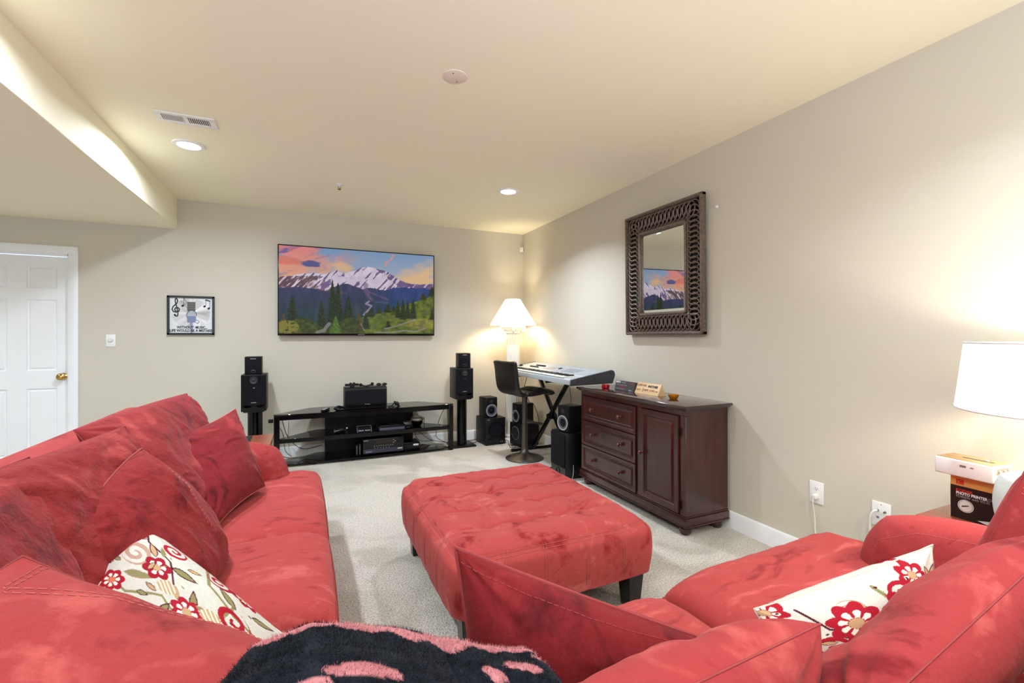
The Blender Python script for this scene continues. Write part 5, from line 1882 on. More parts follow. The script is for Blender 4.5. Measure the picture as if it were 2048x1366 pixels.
# stitched seams on the top edge and down the sides
bm = B()
def osurf(u, v, off=.002):
    p = otto_fn(np.array(u, float), np.array(v, float))
    c_ = np.array([(OX0 + OX1) / 2, (OY0 + OY1) / 2, .3])
    return [Vector(q) + (Vector(q) - Vector(c_)).normalized() * off for q in p]
def uvof(X, Y, e):
    m = .66 + e * .34
    return (X * m + 1) / 2, (Y * m + 1) / 2
for off_ in (.03, .075):
    for side in range(4):
        us, vs = [], []
        for k in range(61):
            s_ = -1 + 2 * k / 60
            X_, Y_ = ((s_, -1), (1, s_), (s_, 1), (-1, s_))[side]
            a, b = uvof(X_, Y_, off_)
            us.append(a)
            vs.append(b)
        stitches(bm, osurf(us, vs), .0010, .010, .006)
for tu in (-.58, -.2, .2, .58):
    for dd in (-.012, .012):
        for side in range(4):
            us, vs = [], []
            for k in range(30):
                e = k / 29 * .95
                s_ = tu + dd
                X_, Y_ = ((s_, -1), (1, s_), (s_, 1), (-1, s_))[side]
                a, b = uvof(X_, Y_, e)
                us.append(a)
                vs.append(b)
            stitches(bm, osurf(us, vs), .0010, .010, .006)
obj('stitching', bm, M_stitch, t)['kind'] = 'stuff'
for sx in (0, 1):
    for sy in (0, 1):
        x = (OX0 + .09) if sx == 0 else (OX1 - .09)
        y = (OY0 + .09) if sy == 0 else (OY1 - .09)
        t_ = bmesh.new()
        lo = [t_.verts.new((x + a * .033, y + b * .033, 0)) for a, b in ((-1, -1), (1, -1), (1, 1), (-1, 1))]
        hi = [t_.verts.new((x + a * .048, y + b * .048, .20)) for a, b in ((-1, -1), (1, -1), (1, 1), (-1, 1))]
        t_.faces.new(lo[::-1])
        t_.faces.new(hi)
        for i in range(4):
            t_.faces.new((lo[i], lo[(i + 1) % 4], hi[(i + 1) % 4], hi[i]))
        bmesh.ops.bevel(t_, geom=t_.edges[:], offset=.003, segments=2, affect='EDGES')
        obj('leg', t_, M_darkleg, t)

# ================================================================== SECTIONAL SOFA
sofa = thing('sectional_sofa', 'big L-shaped red suede sectional sofa with loose back cushions around the carpet', 'sofa', (-3.2, -4.8, 0))
obj('base_frame', bx(-3.50, -2.62, -5.2, -2.22, .05, .30, .03, 3), M_suede_s, sofa)
obj('base_frame', bx(-2.62, -.50, -5.2, -4.30, .05, .30, .03, 3), M_suede_s, sofa)
obj('backrest_frame', bx(-3.64, -3.46, -5.35, -2.12, .05, .90, .05, 4), M_suede, sofa)
obj('backrest_frame', bx(-3.64, -.50, -5.37, -5.19, .05, .80, .05, 4), M_suede, sofa)
for x, y in ((-3.55, -2.25), (-2.7, -2.3), (-2.7, -4.25), (-.6, -4.4), (-.6, -5.25), (-3.55, -5.25)):
    obj('foot', bx(x - .03, x + .03, y - .03, y + .03, 0, .055, .004), M_darkleg, sofa)
SEAT = dict(pinch=-.015, sq=7, power=.42, lump=.008, wr=.004, wscale=6)
def seat(a, b, c, d, z, th, seed, **k):
    kw = dict(SEAT)
    kw.update(kw_extra(k))
    q = [(p[0], p[1], z + (p[2] if len(p) > 2 else 0)) for p in (a, b, c, d)]
    pl = Pillow(*q, th, seed=seed, **kw)
    return make_pillow('seat_cushion', pl, M_suede_s, sofa, n=80, piping=.0035)
def kw_extra(k):
    return k
# a,b,c,d anticlockwise seen from above so the normal points up
seat((-3.42, -3.245), (-2.565, -3.245), (-2.575, -2.20), (-3.42, -2.20), .37, .20, 1)
seat((-3.42, -3.945), (-2.565, -3.945), (-2.565, -3.25), (-3.42, -3.25), .37, .21, 2)
seat((-3.30, -5.15), (-2.28, -5.15), (-2.255, -4.245), (-2.585, -3.955), .37, .20, 3)
seat((-3.40, -5.0), (-3.0, -5.0), (-2.9, -3.96), (-3.40, -3.96), .36, .19, 13)
seat((-2.245, -5.1), (-1.505, -5.1), (-1.505, -4.235), (-2.245, -4.235), .355, .19, 4)
seat((-1.495, -5.1), (-.50, -5.1), (-.50, -4.19), (-1.495, -4.235), .375, .21, 5)

# armrests: rounded upright slabs
def arm(a, b, c, d, th, seed, m_=None):
    pl = Pillow(a, b, c, d, th, pinch=0, sq=5, power=.5, rnd=.75, lump=.006, wr=.003, seed=seed)
    o = make_pillow('armrest', pl, m_ or M_suede, sofa, n=80, piping=0,
                    stitch=[(1, [(-.80, -.9), (-.84, 0), (-.80, .7), (-.55, .87), (0, .9), (.55, .88)]), (-1, [(-.80, -.9), (-.84, 0), (-.80, .7), (-.55, .87), (0, .9), (.55, .88)])])
    return o
arm((-2.78, -2.36, .10), (-3.60, -2.36, .10), (-3.60, -2.36, .70), (-2.73, -2.34, .69), .32, 21)
arm((-.665, -4.47, .10), (-.665, -5.30, .10), (-.665, -5.30, .70), (-.665, -4.42, .70), .30, 22)

BACK = dict(pinch=.02, sq=3.0, power=.5, lump=.026, wr=.009, wscale=3.6)
def back(a, b, c, d, th, seed, m_=None, n=110, **k):
    kw = dict(BACK)
    lines = k.pop('lines', ())
    st_ = k.pop('stitch', ())
    kw.update(k)
    pl = Pillow(a, b, c, d, th, seed=seed, **kw)
    return make_pillow('back_cushion', pl, m_ or M_suede, sofa, n=n, piping=.0022, lines=lines, stitch=st_)
# left run (a = lower near, b = lower far, c = upper far, d = upper near), normal towards +X
back((-3.10, -3.28, .46), (-3.10, -2.38, .46), (-3.31, -2.20, .98), (-3.46, -3.28, .97), .22, 31, M_suede_c, rnd=.12, pinch=0)
back((-3.16, -4.02, .44), (-3.16, -3.30, .46), (-3.29, -3.30, .97), (-3.43, -4.05, .97), .22, 32, M_suede_c)
back((-3.12, -4.70, .42), (-3.16, -3.98, .44), (-3.38, -3.74, .97), (-3.45, -4.55, .99), .20, 33, M_suede_c, fold=.008)
# corner cushion that slumps towards the camera, double seam along its front edge
back((-3.10, -4.44, .94), (-2.66, -4.47, .64), (-2.45, -5.12, .66), (-3.42, -5.15, .80), .20, 34, M_suede, pinch=.02, power=.7, wr=.004, lump=.014,
     stitch=[(1, [(-.86, -.98), (-.80, -.72), (-.3, -.78), (.5, -.80), (.98, -.82)]), (1, [(-.82, -.98), (-.76, -.68), (-.3, -.74), (.5, -.76), (.98, -.78)]),
             (-1, [(-.86, -.98), (-.80, -.72), (-.3, -.78), (.5, -.80), (.98, -.82)]), (-1, [(-.82, -.98), (-.76, -.68), (-.3, -.74), (.5, -.76), (.98, -.78)])])
# near run (behind the seats that face the television)
back((-2.85, -4.66, .44), (-2.25, -4.66, .44), (-2.22, -4.98, .70), (-2.85, -4.98, .80), .22, 35)
back((-2.30, -4.80, .44), (-1.74, -4.80, .44), (-1.74, -4.93, .75), (-2.46, -5.00, .80), .22, 36, lump=.015)
back((-1.74, -4.86, .44), (-1.02, -4.86, .44), (-1.02, -5.06, .85), (-1.86, -5.05, .67), .22, 37, lump=.015)
back((-.96, -4.80, .46), (-.54, -5.0, .46), (-.54, -5.14, .80), (-.825, -4.93, .945), .18, 38, lump=.010,
     stitch=[(1, [(-.98, .80), (.0, .78), (.98, .80)]), (1, [(-.98, .74), (.0, .72), (.98, .74)])])

# ================================================================== THROW PILLOWS
PIL = dict(pinch=.09, sq=2.4, power=.55, lump=.014, wr=.007, wscale=9)
pl = Pillow((-2.86, -2.70, .50), (-3.04, -2.36, .885), (-3.31, -2.78, .80), (-3.03, -3.18, .47), .20, seed=41, **PIL)
make_pillow('throw_pillow', pl, M_suede_d, None, 'square dark red suede throw pillow leaning by the far armrest of the sofa', 'pillow', n=110, seam_m=M_stitch, piping=.003, loc=(-3.0, -2.9, .46))
pl = Pillow((-3.00, -3.92, .46), (-2.93, -3.44, .48), (-3.18, -3.53, .935), (-3.26, -3.84, .76), .22, seed=42, **dict(PIL, pinch=-.05, rnd=.12, sq=2.6))
make_pillow('throw_pillow', pl, M_suede_c, None, 'rounded red suede pillow with a stitched centre seam directly behind the left floral pillow', 'pillow', n=110,
            stitch=[(1, [(.98, .98), (.7, .6), (.45, .1), (.3, -.3)]), (1, [(.98, .93), (.73, .55), (.48, .05), (.33, -.35)]), (-1, [(.98, .98), (.7, .6), (.45, .1), (.3, -.3)])], loc=(-3.0, -3.6, .46))
pl = Pillow((-2.345, -4.64, .44), (-1.80, -4.66, .44), (-1.79, -4.73, .60), (-2.375, -4.575, .872), .19, seed=43, pinch=.03, sq=2.6, power=.5, lump=.010, wr=.006, wscale=8)
make_pillow('throw_pillow', pl, M_suede_d, None, 'tall pointed dark red suede pillow standing on the seat in front of the ottoman', 'pillow', n=120,
            stitch=[(1, [(-.98, .90), (-.6, .88), (.2, .88), (.98, .90)]), (-1, [(-.98, .90), (-.6, .88), (.2, .88), (.98, .90)]), (-1, [(-.98, .84), (-.6, .82), (.2, .82), (.98, .84)])], stitch_m=M_seam, loc=(-2.07, -4.65, .46))

# floral prints
def spiral(X, Y, cx, cy, r, turns, ph, flip=1):
    dx, dy = (X - cx) * flip, Y - cy
    rr = np.hypot(dx, dy)
    th = np.arctan2(dy, dx) + ph
    k = (rr / r * turns - th / (2 * PI)) % 1
    wd = .10 + .10 * rr / r
    return ((np.abs(k - .5) < wd * 1.6) & (rr < r) & (rr > r * .08)) * 1.0
def leaf(col, X, Y, cx, cy, L_, w_, ang, fill, line):
    c, s = math.cos(ang), math.sin(ang)
    a = ((X - cx) * c + (Y - cy) * s) / L_
    b = (-(X - cx) * s + (Y - cy) * c) / w_
    prof = np.clip(1 - a * a, 0, 1) * (1 - .35 * a)
    d_ = np.abs(b) - prof
    col = blend(col, (d_ < .0) * (np.abs(a) < 1), line)
    return blend(col, (d_ < -.30) * (np.abs(a) < .9), fill)
def scallop(col, X, Y, cx, cy, r, n, rgb, core):
    rr = np.hypot(X - cx, Y - cy)
    th = np.arctan2(Y - cy, X - cx)
    edge = r * (.75 + .25 * np.abs(np.sin(n * th / 2)))
    col = blend(col, rr < edge, rgb)
    col = blend(col, (rr < edge * .62) & (rr > edge * .30) & (np.abs(np.sin(n * th / 2)) > .55), (228, 220, 204))
    return blend(col, rr < r * .26, core)
RED_, BUR, TAN, OLV, CRM = (158, 26, 42), (76, 24, 38), (184, 148, 110), (134, 126, 84), (206, 201, 190)
def floral(seed):
    def f(U, V, side):
        X = U + 0.0
        Y = V + 0.0
        n = fbm(X * 40, Y * 40, 2, seed)
        col = np.array(CRM)[None] - (n * 14)[:, None]
        rng = random.Random(seed * 7 + (side > 0))
        S_ = side
        col = blend(col, seg_dist(X, Y, [(-.9, -.2 * S_), (-.5, -.35), (-.1, -.15), (.2, -.3), (.5, 0), (.55, .5)]) < .016, OLV)
        col = blend(col, seg_dist(X, Y, [(.1, .9), (.25, .5), (.6, .35), (.95, .4)]) < .02, OLV)
        col = blend(col, seg_dist(X, Y, [(-.7, .9), (-.55, .55), (-.2, .4), (-.05, .1)]) < .014, BUR)
        for cx, cy, r, ph, fl in ((.42, -.42, .20, 0.5, 1), (.05, -.58, .17, 2.2, -1), (.62, .28, .19, 1.0, 1), (-.62, .25, .20, 3.0, -1), (-.25, .70, .16, .3, 1), (.3, .75, .15, 2.0, -1)):
            col = blend(col, spiral(X, Y, cx, cy, r, 1.6, ph, fl), RED_ if rng.random() < .7 else (176, 140, 122))
        for cx, cy, L_, w_, an in ((-.25, -.62, .16, .055, .6), (-.02, -.30, .15, .05, 1.4), (.2, .10, .14, .05, 1.9), (-.45, -.05, .2, .06, .3), (-.8, -.55, .14, .06, 1.0), (.78, -.2, .16, .05, 1.8),
                                   (.0, .35, .16, .06, .2), (-.45, .45, .14, .05, 2.2), (.8, .72, .14, .05, .8), (-.85, .62, .14, .05, 1.2), (.45, .55, .15, .05, 2.6), (-.6, -.85, .15, .05, 0), (.5, -.85, .15, .05, .4)):
            col = leaf(col, X, Y, cx, cy, L_, w_, an, TAN if rng.random() < .6 else OLV, BUR if rng.random() < .6 else (150, 128, 104))
        col = scallop(col, X, Y, .20, -.12, .20, 7, RED_, TAN)
        col = scallop(col, X, Y, -.30, .18, .19, 6, (150, 26, 42), TAN)
        col = scallop(col, X, Y, -.72, -.28, .17, 7, RED_, (200, 110, 80))
        col = scallop(col, X, Y, .82, .02, .15, 6, (140, 24, 44), TAN)
        col = scallop(col, X, Y, -.05, -.90, .14, 6, RED_, TAN)
        col = scallop(col, X, Y, -.95, .92, .20, 8, RED_, TAN)
        col = scallop(col, X, Y, .95, -.93, .20, 8, (190, 70, 60), CRM)
        col = scallop(col, X, Y, .55, .85, .16, 7, RED_, TAN)
        for k in range(14):
            col = leaf(col, X, Y, rng.uniform(-.9, .9), rng.uniform(-.9, .9), rng.uniform(.07, .11), .035, rng.uniform(0, 3.1), TAN if k % 2 else OLV, BUR if k % 3 else (150, 128, 104))
        for k in range(26):
            cx, cy = rng.uniform(-.95, .95), rng.uniform(-.95, .95)
            col = blend(col, ellip(X, Y, cx, cy, .020, .012, rng.uniform(0, 3)) < 1, BUR if k % 2 else OLV)
        if seed == 8:
            for cx, cy in ((-.28, .55), (.30, .50)):
                col = scallop(col, X, Y, cx, cy, .30, 8, RED_, TAN)
                for k in range(3):
                    col = leaf(col, X, Y, cx + .12 + .16 * k, cy - .36, .20, .05, 1.9 - .25 * k, OLV, (110, 84, 60))
        # ribbed centres
        for cx, cy in ((.42, .05), (-.1, .0)):
            inside = ellip(X, Y, cx, cy, .12, .09, .5) < 1
            col = blend(col, inside, TAN)
            col = blend(col, inside & (np.sin((X + Y) * 90) > .3), (224, 216, 198))
        return col
    return f
M_floral = vcol_mat('embroidered_linen', .9, bump=.5, bscale=320, spec=.1)
FL = dict(pinch=.06, sq=2.6, power=.55, lump=.010, wr=.004, wscale=7)
pl = Pillow((-3.22, -3.98, .56), (-2.80, -4.42, .46), (-2.70, -4.10, .48), (-3.185, -3.64, .745), .19, seed=51, **FL)
make_pillow('floral_pillow', pl, M_floral, None, 'cream pillow with embroidered red and olive flowers at the inner corner of the sofa', 'pillow', n=280, seam_m=mat('cream_seam', srgb(196, 190, 176), .8), piping=.0025, paint=floral(3), loc=(-2.95, -4.2, .46))
pl = Pillow((-1.63, -4.80, .44), (-1.13, -4.84, .44), (-1.13, -4.85, .755), (-1.63, -4.70, .625), .19, seed=52, **FL)
make_pillow('floral_pillow', pl, M_floral, None, 'cream pillow embroidered with red flowers and green stems leaning near the right armrest', 'pillow', n=280, seam_m=bpy.data.materials['cream_seam'], piping=.0025, paint=floral(8), loc=(-1.35, -4.8, .46))

# ================================================================== BLANKET
def top_z(X):
    return np.interp(X, [-3.1, -2.85, -2.722, -2.654, -2.596, -2.516, -2.465, -2.373, -2.294, -2.26], [.80, .80, .850, .862, .842, .807, .772, .742, .727, .705])
def blanket_fn(u, v, off=0.0):
    # v: 0 front bottom .. .3 crest .. 1 rear
    x0 = -2.70 - .30 * np.clip((v - .25) / .75, 0, 1)
    X = x0 + u * (-2.262 + .01 * np.sin(v * 9) - x0)
    Z = top_z(X)
    s = v
    Y = np.interp(s, [0, .12, .25, .36, .5, .75, 1], [-4.70, -4.70, -4.712, -4.74, -4.83, -5.03, -5.23])
    dz = np.interp(s, [0, .12, .25, .36, .5, .75, 1], [-.26, -.12, -.028, 0, .012, .01, -.03])
    n = (fbm(X * 7, Y * 7, 3, 2) - .5) * .03
    ed = smooth01(np.minimum(u, 1 - u) / .06) * smooth01(np.minimum(v, 1 - v) / .03)
    P = np.stack([X, Y + n * .5, Z + dz + n - .035 * (1 - smooth01(np.minimum(u, 1 - u) / .06))], 1)
    return P, ed
NAVY, PINK = (15, 17, 27), (180, 114, 118)
def paint_blanket(U, V, P):
    X, Y = P[:, 0], P[:, 1]
    n = fbm(X * 60, Y * 60, 3) - .5
    col = np.array(NAVY)[None] + (n * 30)[:, None]
    w_ = (fbm(X * 14, Y * 14, 2, 4) - .5) * .05
    def blob(cx, cy, rx, ry, an=0):
        return ellip(X + w_, Y + w_ * .6, cx, cy, rx, ry, an) + n * 1.0
    pink = np.zeros(X.shape)
    for q in ((-2.66, -4.72, .075, .034, 0), (-2.59, -4.74, .05, .026, .1), (-2.52, -4.745, .045, .018, -.1), (-2.445, -4.74, .035, .03, .6), (-2.38, -4.73, .07, .020, 0), (-2.30, -4.73, .04, .016, 0), (-2.27, -4.78, .012, .05, 0),
              (-2.70, -4.92, .07, .02, .5), (-2.64, -4.93, .07, .016, 0), (-2.60, -4.87, .05, .012, 0), (-2.34, -4.82, .018, .03, .3), (-2.40, -4.83, .015, .02, 0), (-2.55, -5.05, .05, .02, .5), (-2.72, -5.1, .04, .05, 0)):
        pink = np.maximum(pink, (blob(*q) < 1) * 1.0)
    pink = np.where(ellip(X, Y, -2.655, -4.722, .034, .013) < 1, 0, pink)
    return np.where(pink[:, None] > .5, np.array(PINK)[None] + (n * 40)[:, None], col)
nu, nv = 150, 150
U, V, _, F = grid_mesh(nu, nv, lambda u, v: np.stack([u, v, v], 1))
Pt, ed = blanket_fn(U, V)
gu = Pt.reshape(nv, nu, 3)
du = np.gradient(gu, axis=1).reshape(-1, 3)
dv = np.gradient(gu, axis=0).reshape(-1, 3)
N = np.cross(du, dv)
N /= np.linalg.norm(N, axis=1)[:, None] + 1e-9
N *= np.sign(N[:, 2:3] + 1e-6)
th_ = .022 * np.sqrt(np.clip(ed, 0, 1))
Ptop = Pt + N * th_[:, None]
Pbot = Pt - N * .002
nn = nu * nv
PP = np.vstack([Ptop, Pbot])
FF = np.vstack([F, F[:, ::-1] + nn])
ring = []
idx = np.arange(nn).reshape(nv, nu)
loop = list(idx[0, :]) + list(idx[1:, -1]) + list(idx[-1, -2::-1]) + list(idx[-2:0:-1, 0])
E_ = np.array([(loop[(i + 1) % len(loop)], loop[i], loop[i] + nn, loop[(i + 1) % len(loop)] + nn) for i in range(len(loop))])
FF = np.vstack([FF, E_])
cb = paint_blanket(U, V, Pt)
M_blanket = vcol_mat('fleece', .95, bump=.6, bscale=260, sheen=.05, spec=.05)
blanket = np_obj('fleece_blanket', PP, FF, M_blanket, None, loc=(-2.5, -4.9, .7), col=np.vstack([cb, cb]))
tag(blanket, 'fuzzy navy blanket with pink patches folded over the sofa back', 'blanket')
# pile
rng = np.random.RandomState(4)
NP_ = 60000
ru, rv = rng.rand(NP_), rng.rand(NP_) * .8
iu = np.clip((ru * (nu - 1)).astype(int), 0, nu - 1)
iv = np.clip((rv * (nv - 1)).astype(int), 0, nv - 1)
ii = iv * nu + iu
q, _e = blanket_fn(ru, rv)
q = q + N[ii] * (th_[ii] - .002)[:, None]
dr_ = N[ii] + rng.randn(NP_, 3) * .55
dr_ /= np.linalg.norm(dr_, axis=1)[:, None]
sd_ = np.cross(dr_, rng.randn(NP_, 3))
sd_ /= np.linalg.norm(sd_, axis=1)[:, None]
Lh = (.004 + .006 * rng.rand(NP_))[:, None]
A = q - sd_ * .0005
Bv = q + sd_ * .0005
Cv = q + dr_ * Lh
PP = np.stack([A, Bv, Cv], 1).reshape(-1, 3)
FF = np.arange(NP_ * 3).reshape(-1, 3)
pc = paint_blanket(ru, rv, q)
pc = np.clip(pc * (1 + .25 * rng.randn(NP_, 1)) + 4, 0, 255)
pile = np_obj('fleece_pile', PP, FF, M_blanket, blanket, smooth=False, col=np.repeat(pc, 3, axis=0))
pile['kind'] = 'stuff'

# ================================================================== LEFT END TABLE
t = thing('glass_inset_end_table', 'dark cherry end table with a black glass inset behind the far armrest', 'end table', (-3.13, -1.93, 0))
tx_0, tx_1, ty0, ty1 = -3.40, -2.875, -2.13, -1.745
bm = B()
prism(bm, [(tx_0, ty0), (tx_1, ty0), (tx_1, ty1), (tx_0, ty1)], .575, .600, bev=.003)
obj('top', bm, M_endwood, t)
obj('inset_border', bx(tx_0 + .09, tx_1 - .13, ty0 + .08, ty1 - .03, .5995, .6025, .001, 1), M_black, t)
obj('glass_inset', bx(tx_0 + .105, tx_1 - .145, ty0 + .095, ty1 - .045, .6015, .604), mat('reflective_glass', srgb(70, 82, 78), .05, vary=.05, metal=.5), t)
obj('apron', bx(tx_0 + .03, tx_1 - .03, ty0 + .03, ty1 - .03, .50, .576, .003), M_cherry, t)
for x in (tx_0 + .05, tx_1 - .05):
    for y in (ty0 + .05, ty1 - .05):
        obj('leg', bx(x - .022, x + .022, y - .022, y + .022, 0, .502, .003), M_cherry, t)
obj('lower_shelf', bx(tx_0 + .04, tx_1 - .04, ty0 + .04, ty1 - .04, .18, .20, .003), M_cherry, t)

# ================================================================== RIGHT END TABLE, LAMP, BOX, PRINTER
t = thing('side_table', 'red-brown wooden side table between the right armrest and the wall', 'end table', (-.26, -4.85, 0))
obj('top', bx(-.495, -.02, -5.12, -4.53, .595, .620, .004), M_endwood, t)
obj('apron', bx(-.475, -.04, -5.10, -4.55, .52, .596, .003), M_endwood, t)
for x in (-.45, -.06):
    for y in (-5.07, -4.58):
        obj('leg', bx(x - .022, x + .022, y - .022, y + .022, 0, .522, .003), M_endwood, t)
RB, RT = .280, .254
TLX, TLY = -.32, -4.88
t = thing('table_lamp', 'table lamp with a large white drum shade at the right edge by the wall', 'table lamp', (TLX, TLY, .62))
M_shade2 = mat('bright_linen_shade', srgb(248, 244, 236), .75, vary=.01, bump=.2, bscale=500, emis=(1, .93, .84, 1), estr=.85)
bm = B()
lathe(bm, [(RB, 1.052), (RB + .002, 1.052), (RT + .002, 1.292), (RT, 1.292)], 64, T(TLX, TLY, 0), cap=False)
lathe(bm, [(RB + .002, 1.052), (RB - .003, 1.052), (RT - .003, 1.290), (RT + .002, 1.292)], 64, T(TLX, TLY, 0), cap=False)
bmesh.ops.remove_doubles(bm, verts=bm.verts, dist=.0004)
obj('lamp_shade', bm, M_shade2, t)
bm = B()
for r_, z in ((RB + .001, 1.053), (RT + .001, 1.291)):
    tube(bm, [(TLX + r_ * math.cos(2 * PI * k / 64), TLY + r_ * math.sin(2 * PI * k / 64), z) for k in range(64)], .0030, 6, closed=True)
obj('shade_trim', bm, mat('shade_trim_grey', srgb(214, 206, 206), .7), t)
bm = B()
lathe(bm, [(0, .62), (.075, .62), (.078, .63), (.05, .645), (.03, .66), (.050, .70), (.068, .76), (.060, .83), (.035, .90), (.018, .94), (.012, 1.0), (.011, 1.10), (0, 1.10)], 32, T(TLX, TLY, 0))
obj('lamp_base', bm, mat('pale_blue_ceramic', srgb(196, 220, 222), .25, coat=.5), t)
bm = B()
lathe(bm, [(0, 1.10), (.013, 1.10), (.014, 1.12), (.03, 1.155), (.031, 1.18), (.018, 1.205), (0, 1.21)], 20, T(TLX, TLY, 0))
obj('bulb', bm, bpy.data.materials['warm_bulb'], t)
bm = B()
for k in range(3):
    tube(bm, [(TLX, TLY, 1.27), (TLX + RT * math.cos(k * 2.09), TLY + RT * math.sin(k * 2.09), 1.287)], .002, 6)
tube(bm, [(TLX, TLY, 1.21), (TLX, TLY, 1.275)], .003, 6)
obj('harp', bm, M_brass, t)
light('table_lamp_glow', 'POINT', (TLX - .05, TLY, 1.18), 17, (1.0, .94, .84), shadow_soft_size=.05)

# printer box: near face looks to -X, rotated a little
BXM = T(-.388, -4.595, .6205) @ RZ(-4)      # local: x to wall, -y towards camera
t = thing('printer_carton', 'black and yellow printer carton standing on the side table', 'box', (-.33, -4.72, .62))
BL, BH, BT = .205, .168, .10
M_cartb = mat('black_card', srgb(26, 18, 18), .4)
M_carty = mat('yellow_card', srgb(232, 170, 90), .45)
M_cartw = mat('white_card', srgb(225, 222, 216), .5)
obj('lower_carton', box(B(), .0, BT, -BL, 0, 0, BH * .735, .001, 1, M=BXM), M_cartb, t)
obj('upper_carton', box(B(), .0, BT, -BL, 0, BH * .735, BH, .001, 1, M=BXM), M_carty, t)
obj('side_edge', box(B(), .0, BT, .0, .0012, 0, BH * .735, M=BXM), M_cartw, t)
FM = BXM @ Matrix(((0, 0, -1, 0), (-1, 0, 0, 0), (0, 1, 0, 0), (0, 0, 0, 1)))   # local x along the face towards the camera, y up, z out
M_redp = mat('red_print_bright', srgb(214, 50, 28), .45)
t_ = B()
# square emblem with an angular cut: a block with a wedge
for pts in ([(.018, .130), (.022, .130), (.022, .149), (.018, .149)], [(.024, .1395), (.036, .130), (.040, .130), (.040, .149), (.036, .149)], [(.024, .130), (.033, .130), (.024, .137)], [(.024, .149), (.033, .149), (.024, .142)]):
    prism(t_, pts, .0004, .0012, FM)
obj('emblem', t_, M_redp, t)
text_mesh('KODAK', .014, FM @ T(.017, .107, .0006), M_redp, t, 'lettering', align='LEFT', bold=.0004)
text_mesh('PHOTO PRINTER', .0145, FM @ T(.017, .096, .0006), M_bright, t, 'lettering', align='LEFT', sx=.82, bold=.0005)
text_mesh('DOCK', .0145, FM @ T(.110, .096, .0006), M_print_grey, t, 'lettering', align='LEFT', sx=.82)
text_mesh('PD450W with Wi-Fi', .0135, FM @ T(.017, .084, .0006), M_print_grey, t, 'lettering', align='LEFT', sx=.85)
bm = B()
lathe(bm, [(0, .0004), (.0235, .0004), (.0235, .0014), (0, .0014)], 32, FM @ T(.046, .052, 0))
obj('round_label', bm, M_cartw, t)
bm = B()
tube(bm, [FM @ Vector((.046 + .0205 * math.cos(2 * PI * k / 32), .052 + .0205 * math.sin(2 * PI * k / 32), .0015)) for k in range(32)], .0006, 5, closed=True)
box(bm, -.010, .004, -.002, .002, .0012, .0022, M=FM @ T(.044, .052, 0) @ RZ(20))
box(bm, -.002, .012, -.0015, .0015, .0012, .0022, M=FM @ T(.044, .052, 0) @ RZ(20))
obj('round_label_print', bm, M_cartb, t)
t_ = B()
prism(t_, [(.125, .085), (.165, .100), (.203, .094), (.203, .066)], .0004, .0010, FM)
obj('printed_picture', t_, mat('printed_purple', srgb(52, 36, 62), .4), t)
t_ = B()
prism(t_, [(.125, .083), (.200, .063), (.200, .042), (.128, .062)], .0004, .0010, FM)
prism(t_, [(.08, .010), (.19, .036), (.20, .029), (.105, .004)], .0004, .0010, FM)
obj('printed_picture', t_, M_cartw, t)
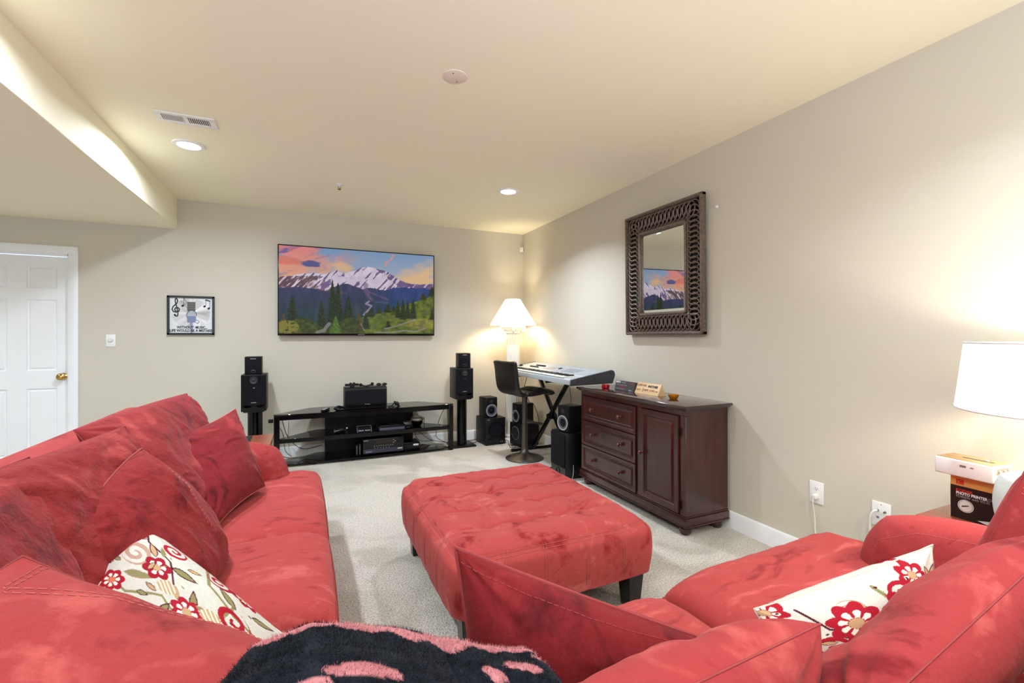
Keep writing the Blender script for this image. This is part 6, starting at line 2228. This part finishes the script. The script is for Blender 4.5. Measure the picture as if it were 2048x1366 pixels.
# printer on the carton
PT = T(-.435, -4.565, .6205 + BH + .0015) @ RZ(-5)
t = thing('photo_printer', 'compact white photo printer with a brown top on the carton', 'printer', (-.36, -4.66, .79))
M_pw = mat('glossy_white_plastic', srgb(232, 230, 228), .2, vary=.01)
M_pb = mat('bronze_top', srgb(150, 116, 74), .35, metal=.2)
obj('body', box(B(), 0, .115, -.172, 0, 0, .062, .005, 3, M=PT), M_pw, t)
obj('top_panel', box(B(), .006, .110, -.168, -.004, .0605, .0645, .002, 2, M=PT), M_pb, t)
obj('docking_slot', box(B(), .050, .064, -.150, -.060, .0635, .0655, M=PT), M_slot, t)
obj('dock_connector', box(B(), .052, .062, -.135, -.125, .0645, .072, .001, 1, M=PT), M_silver, t)
obj('usb_port', box(B(), -.0006, .004, -.096, -.078, .038, .046, M=PT), mat('port_grey', srgb(120, 112, 106), .4), t)
obj('small_port', box(B(), -.0006, .004, -.118, -.108, .040, .043, M=PT), M_slot, t)
obj('paper_outlet', box(B(), .020, .100, -.1728, -.166, .032, .052, .001, 1, M=PT), mat('outlet_shadow', srgb(140, 122, 100), .5), t)
for k in range(3):
    bm = B()
    tube(bm, [PT @ Vector((.030 + k * .028, -.1735, .042)), PT @ Vector((.042 + k * .028, -.1735, .042))], .004, 8)
    obj('feed_roller', bm, M_silver, t)
obj('paper_tray', box(B(), .012, .104, -.255, -.168, .004, .032, .004, 2, M=PT), M_pw, t)
obj('tray_lid', box(B(), .016, .100, -.250, -.172, .0315, .0345, .001, 1, M=PT), M_pb, t)
obj('tray_slot', box(B(), .0112, .0135, -.245, -.185, .012, .018, M=PT), mat('tray_slot_grey', srgb(170, 162, 156), .5), t)
# pale blue cloth thing behind the pillow
pl = Pillow((-.475, -4.75, .625), (-.465, -5.02, .625), (-.465, -5.04, .93), (-.475, -4.74, .85), .09, rnd=.5, seed=61, pinch=-.02, sq=2.2, power=.5, lump=.004, wr=.002)
make_pillow('folded_blue_cloth', pl, mat('pale_blue_cloth', srgb(200, 224, 226), .9, bump=.4, bscale=200), None, 'pale blue folded cloth on the side table behind the right red cushion', 'cloth', n=60, piping=0, loc=(-.40, -5.02, .62))

# phrases shared by repeats of one kind
for pre, g in (('speaker_stand', 'speaker stands beside the media stand'), ('bookshelf_speaker', 'large speakers on the stands'), ('satellite_speaker', 'small speakers on top of the stand speakers'),
               ('subwoofer', 'subwoofers on the carpet'), ('studio_monitor', 'studio monitors with silver rings'), ('external_drive', 'upright drives on the bottom shelf'),
               ('throw_pillow', 'red throw pillows on the sofa'), ('floral_pillow', 'floral pillows on the sofa'), ('wall_outlet', 'outlets on the right wall')):
    for o in bpy.data.objects:
        if o.parent is None and o.name.split('.')[0] == pre:
            o['group'] = g
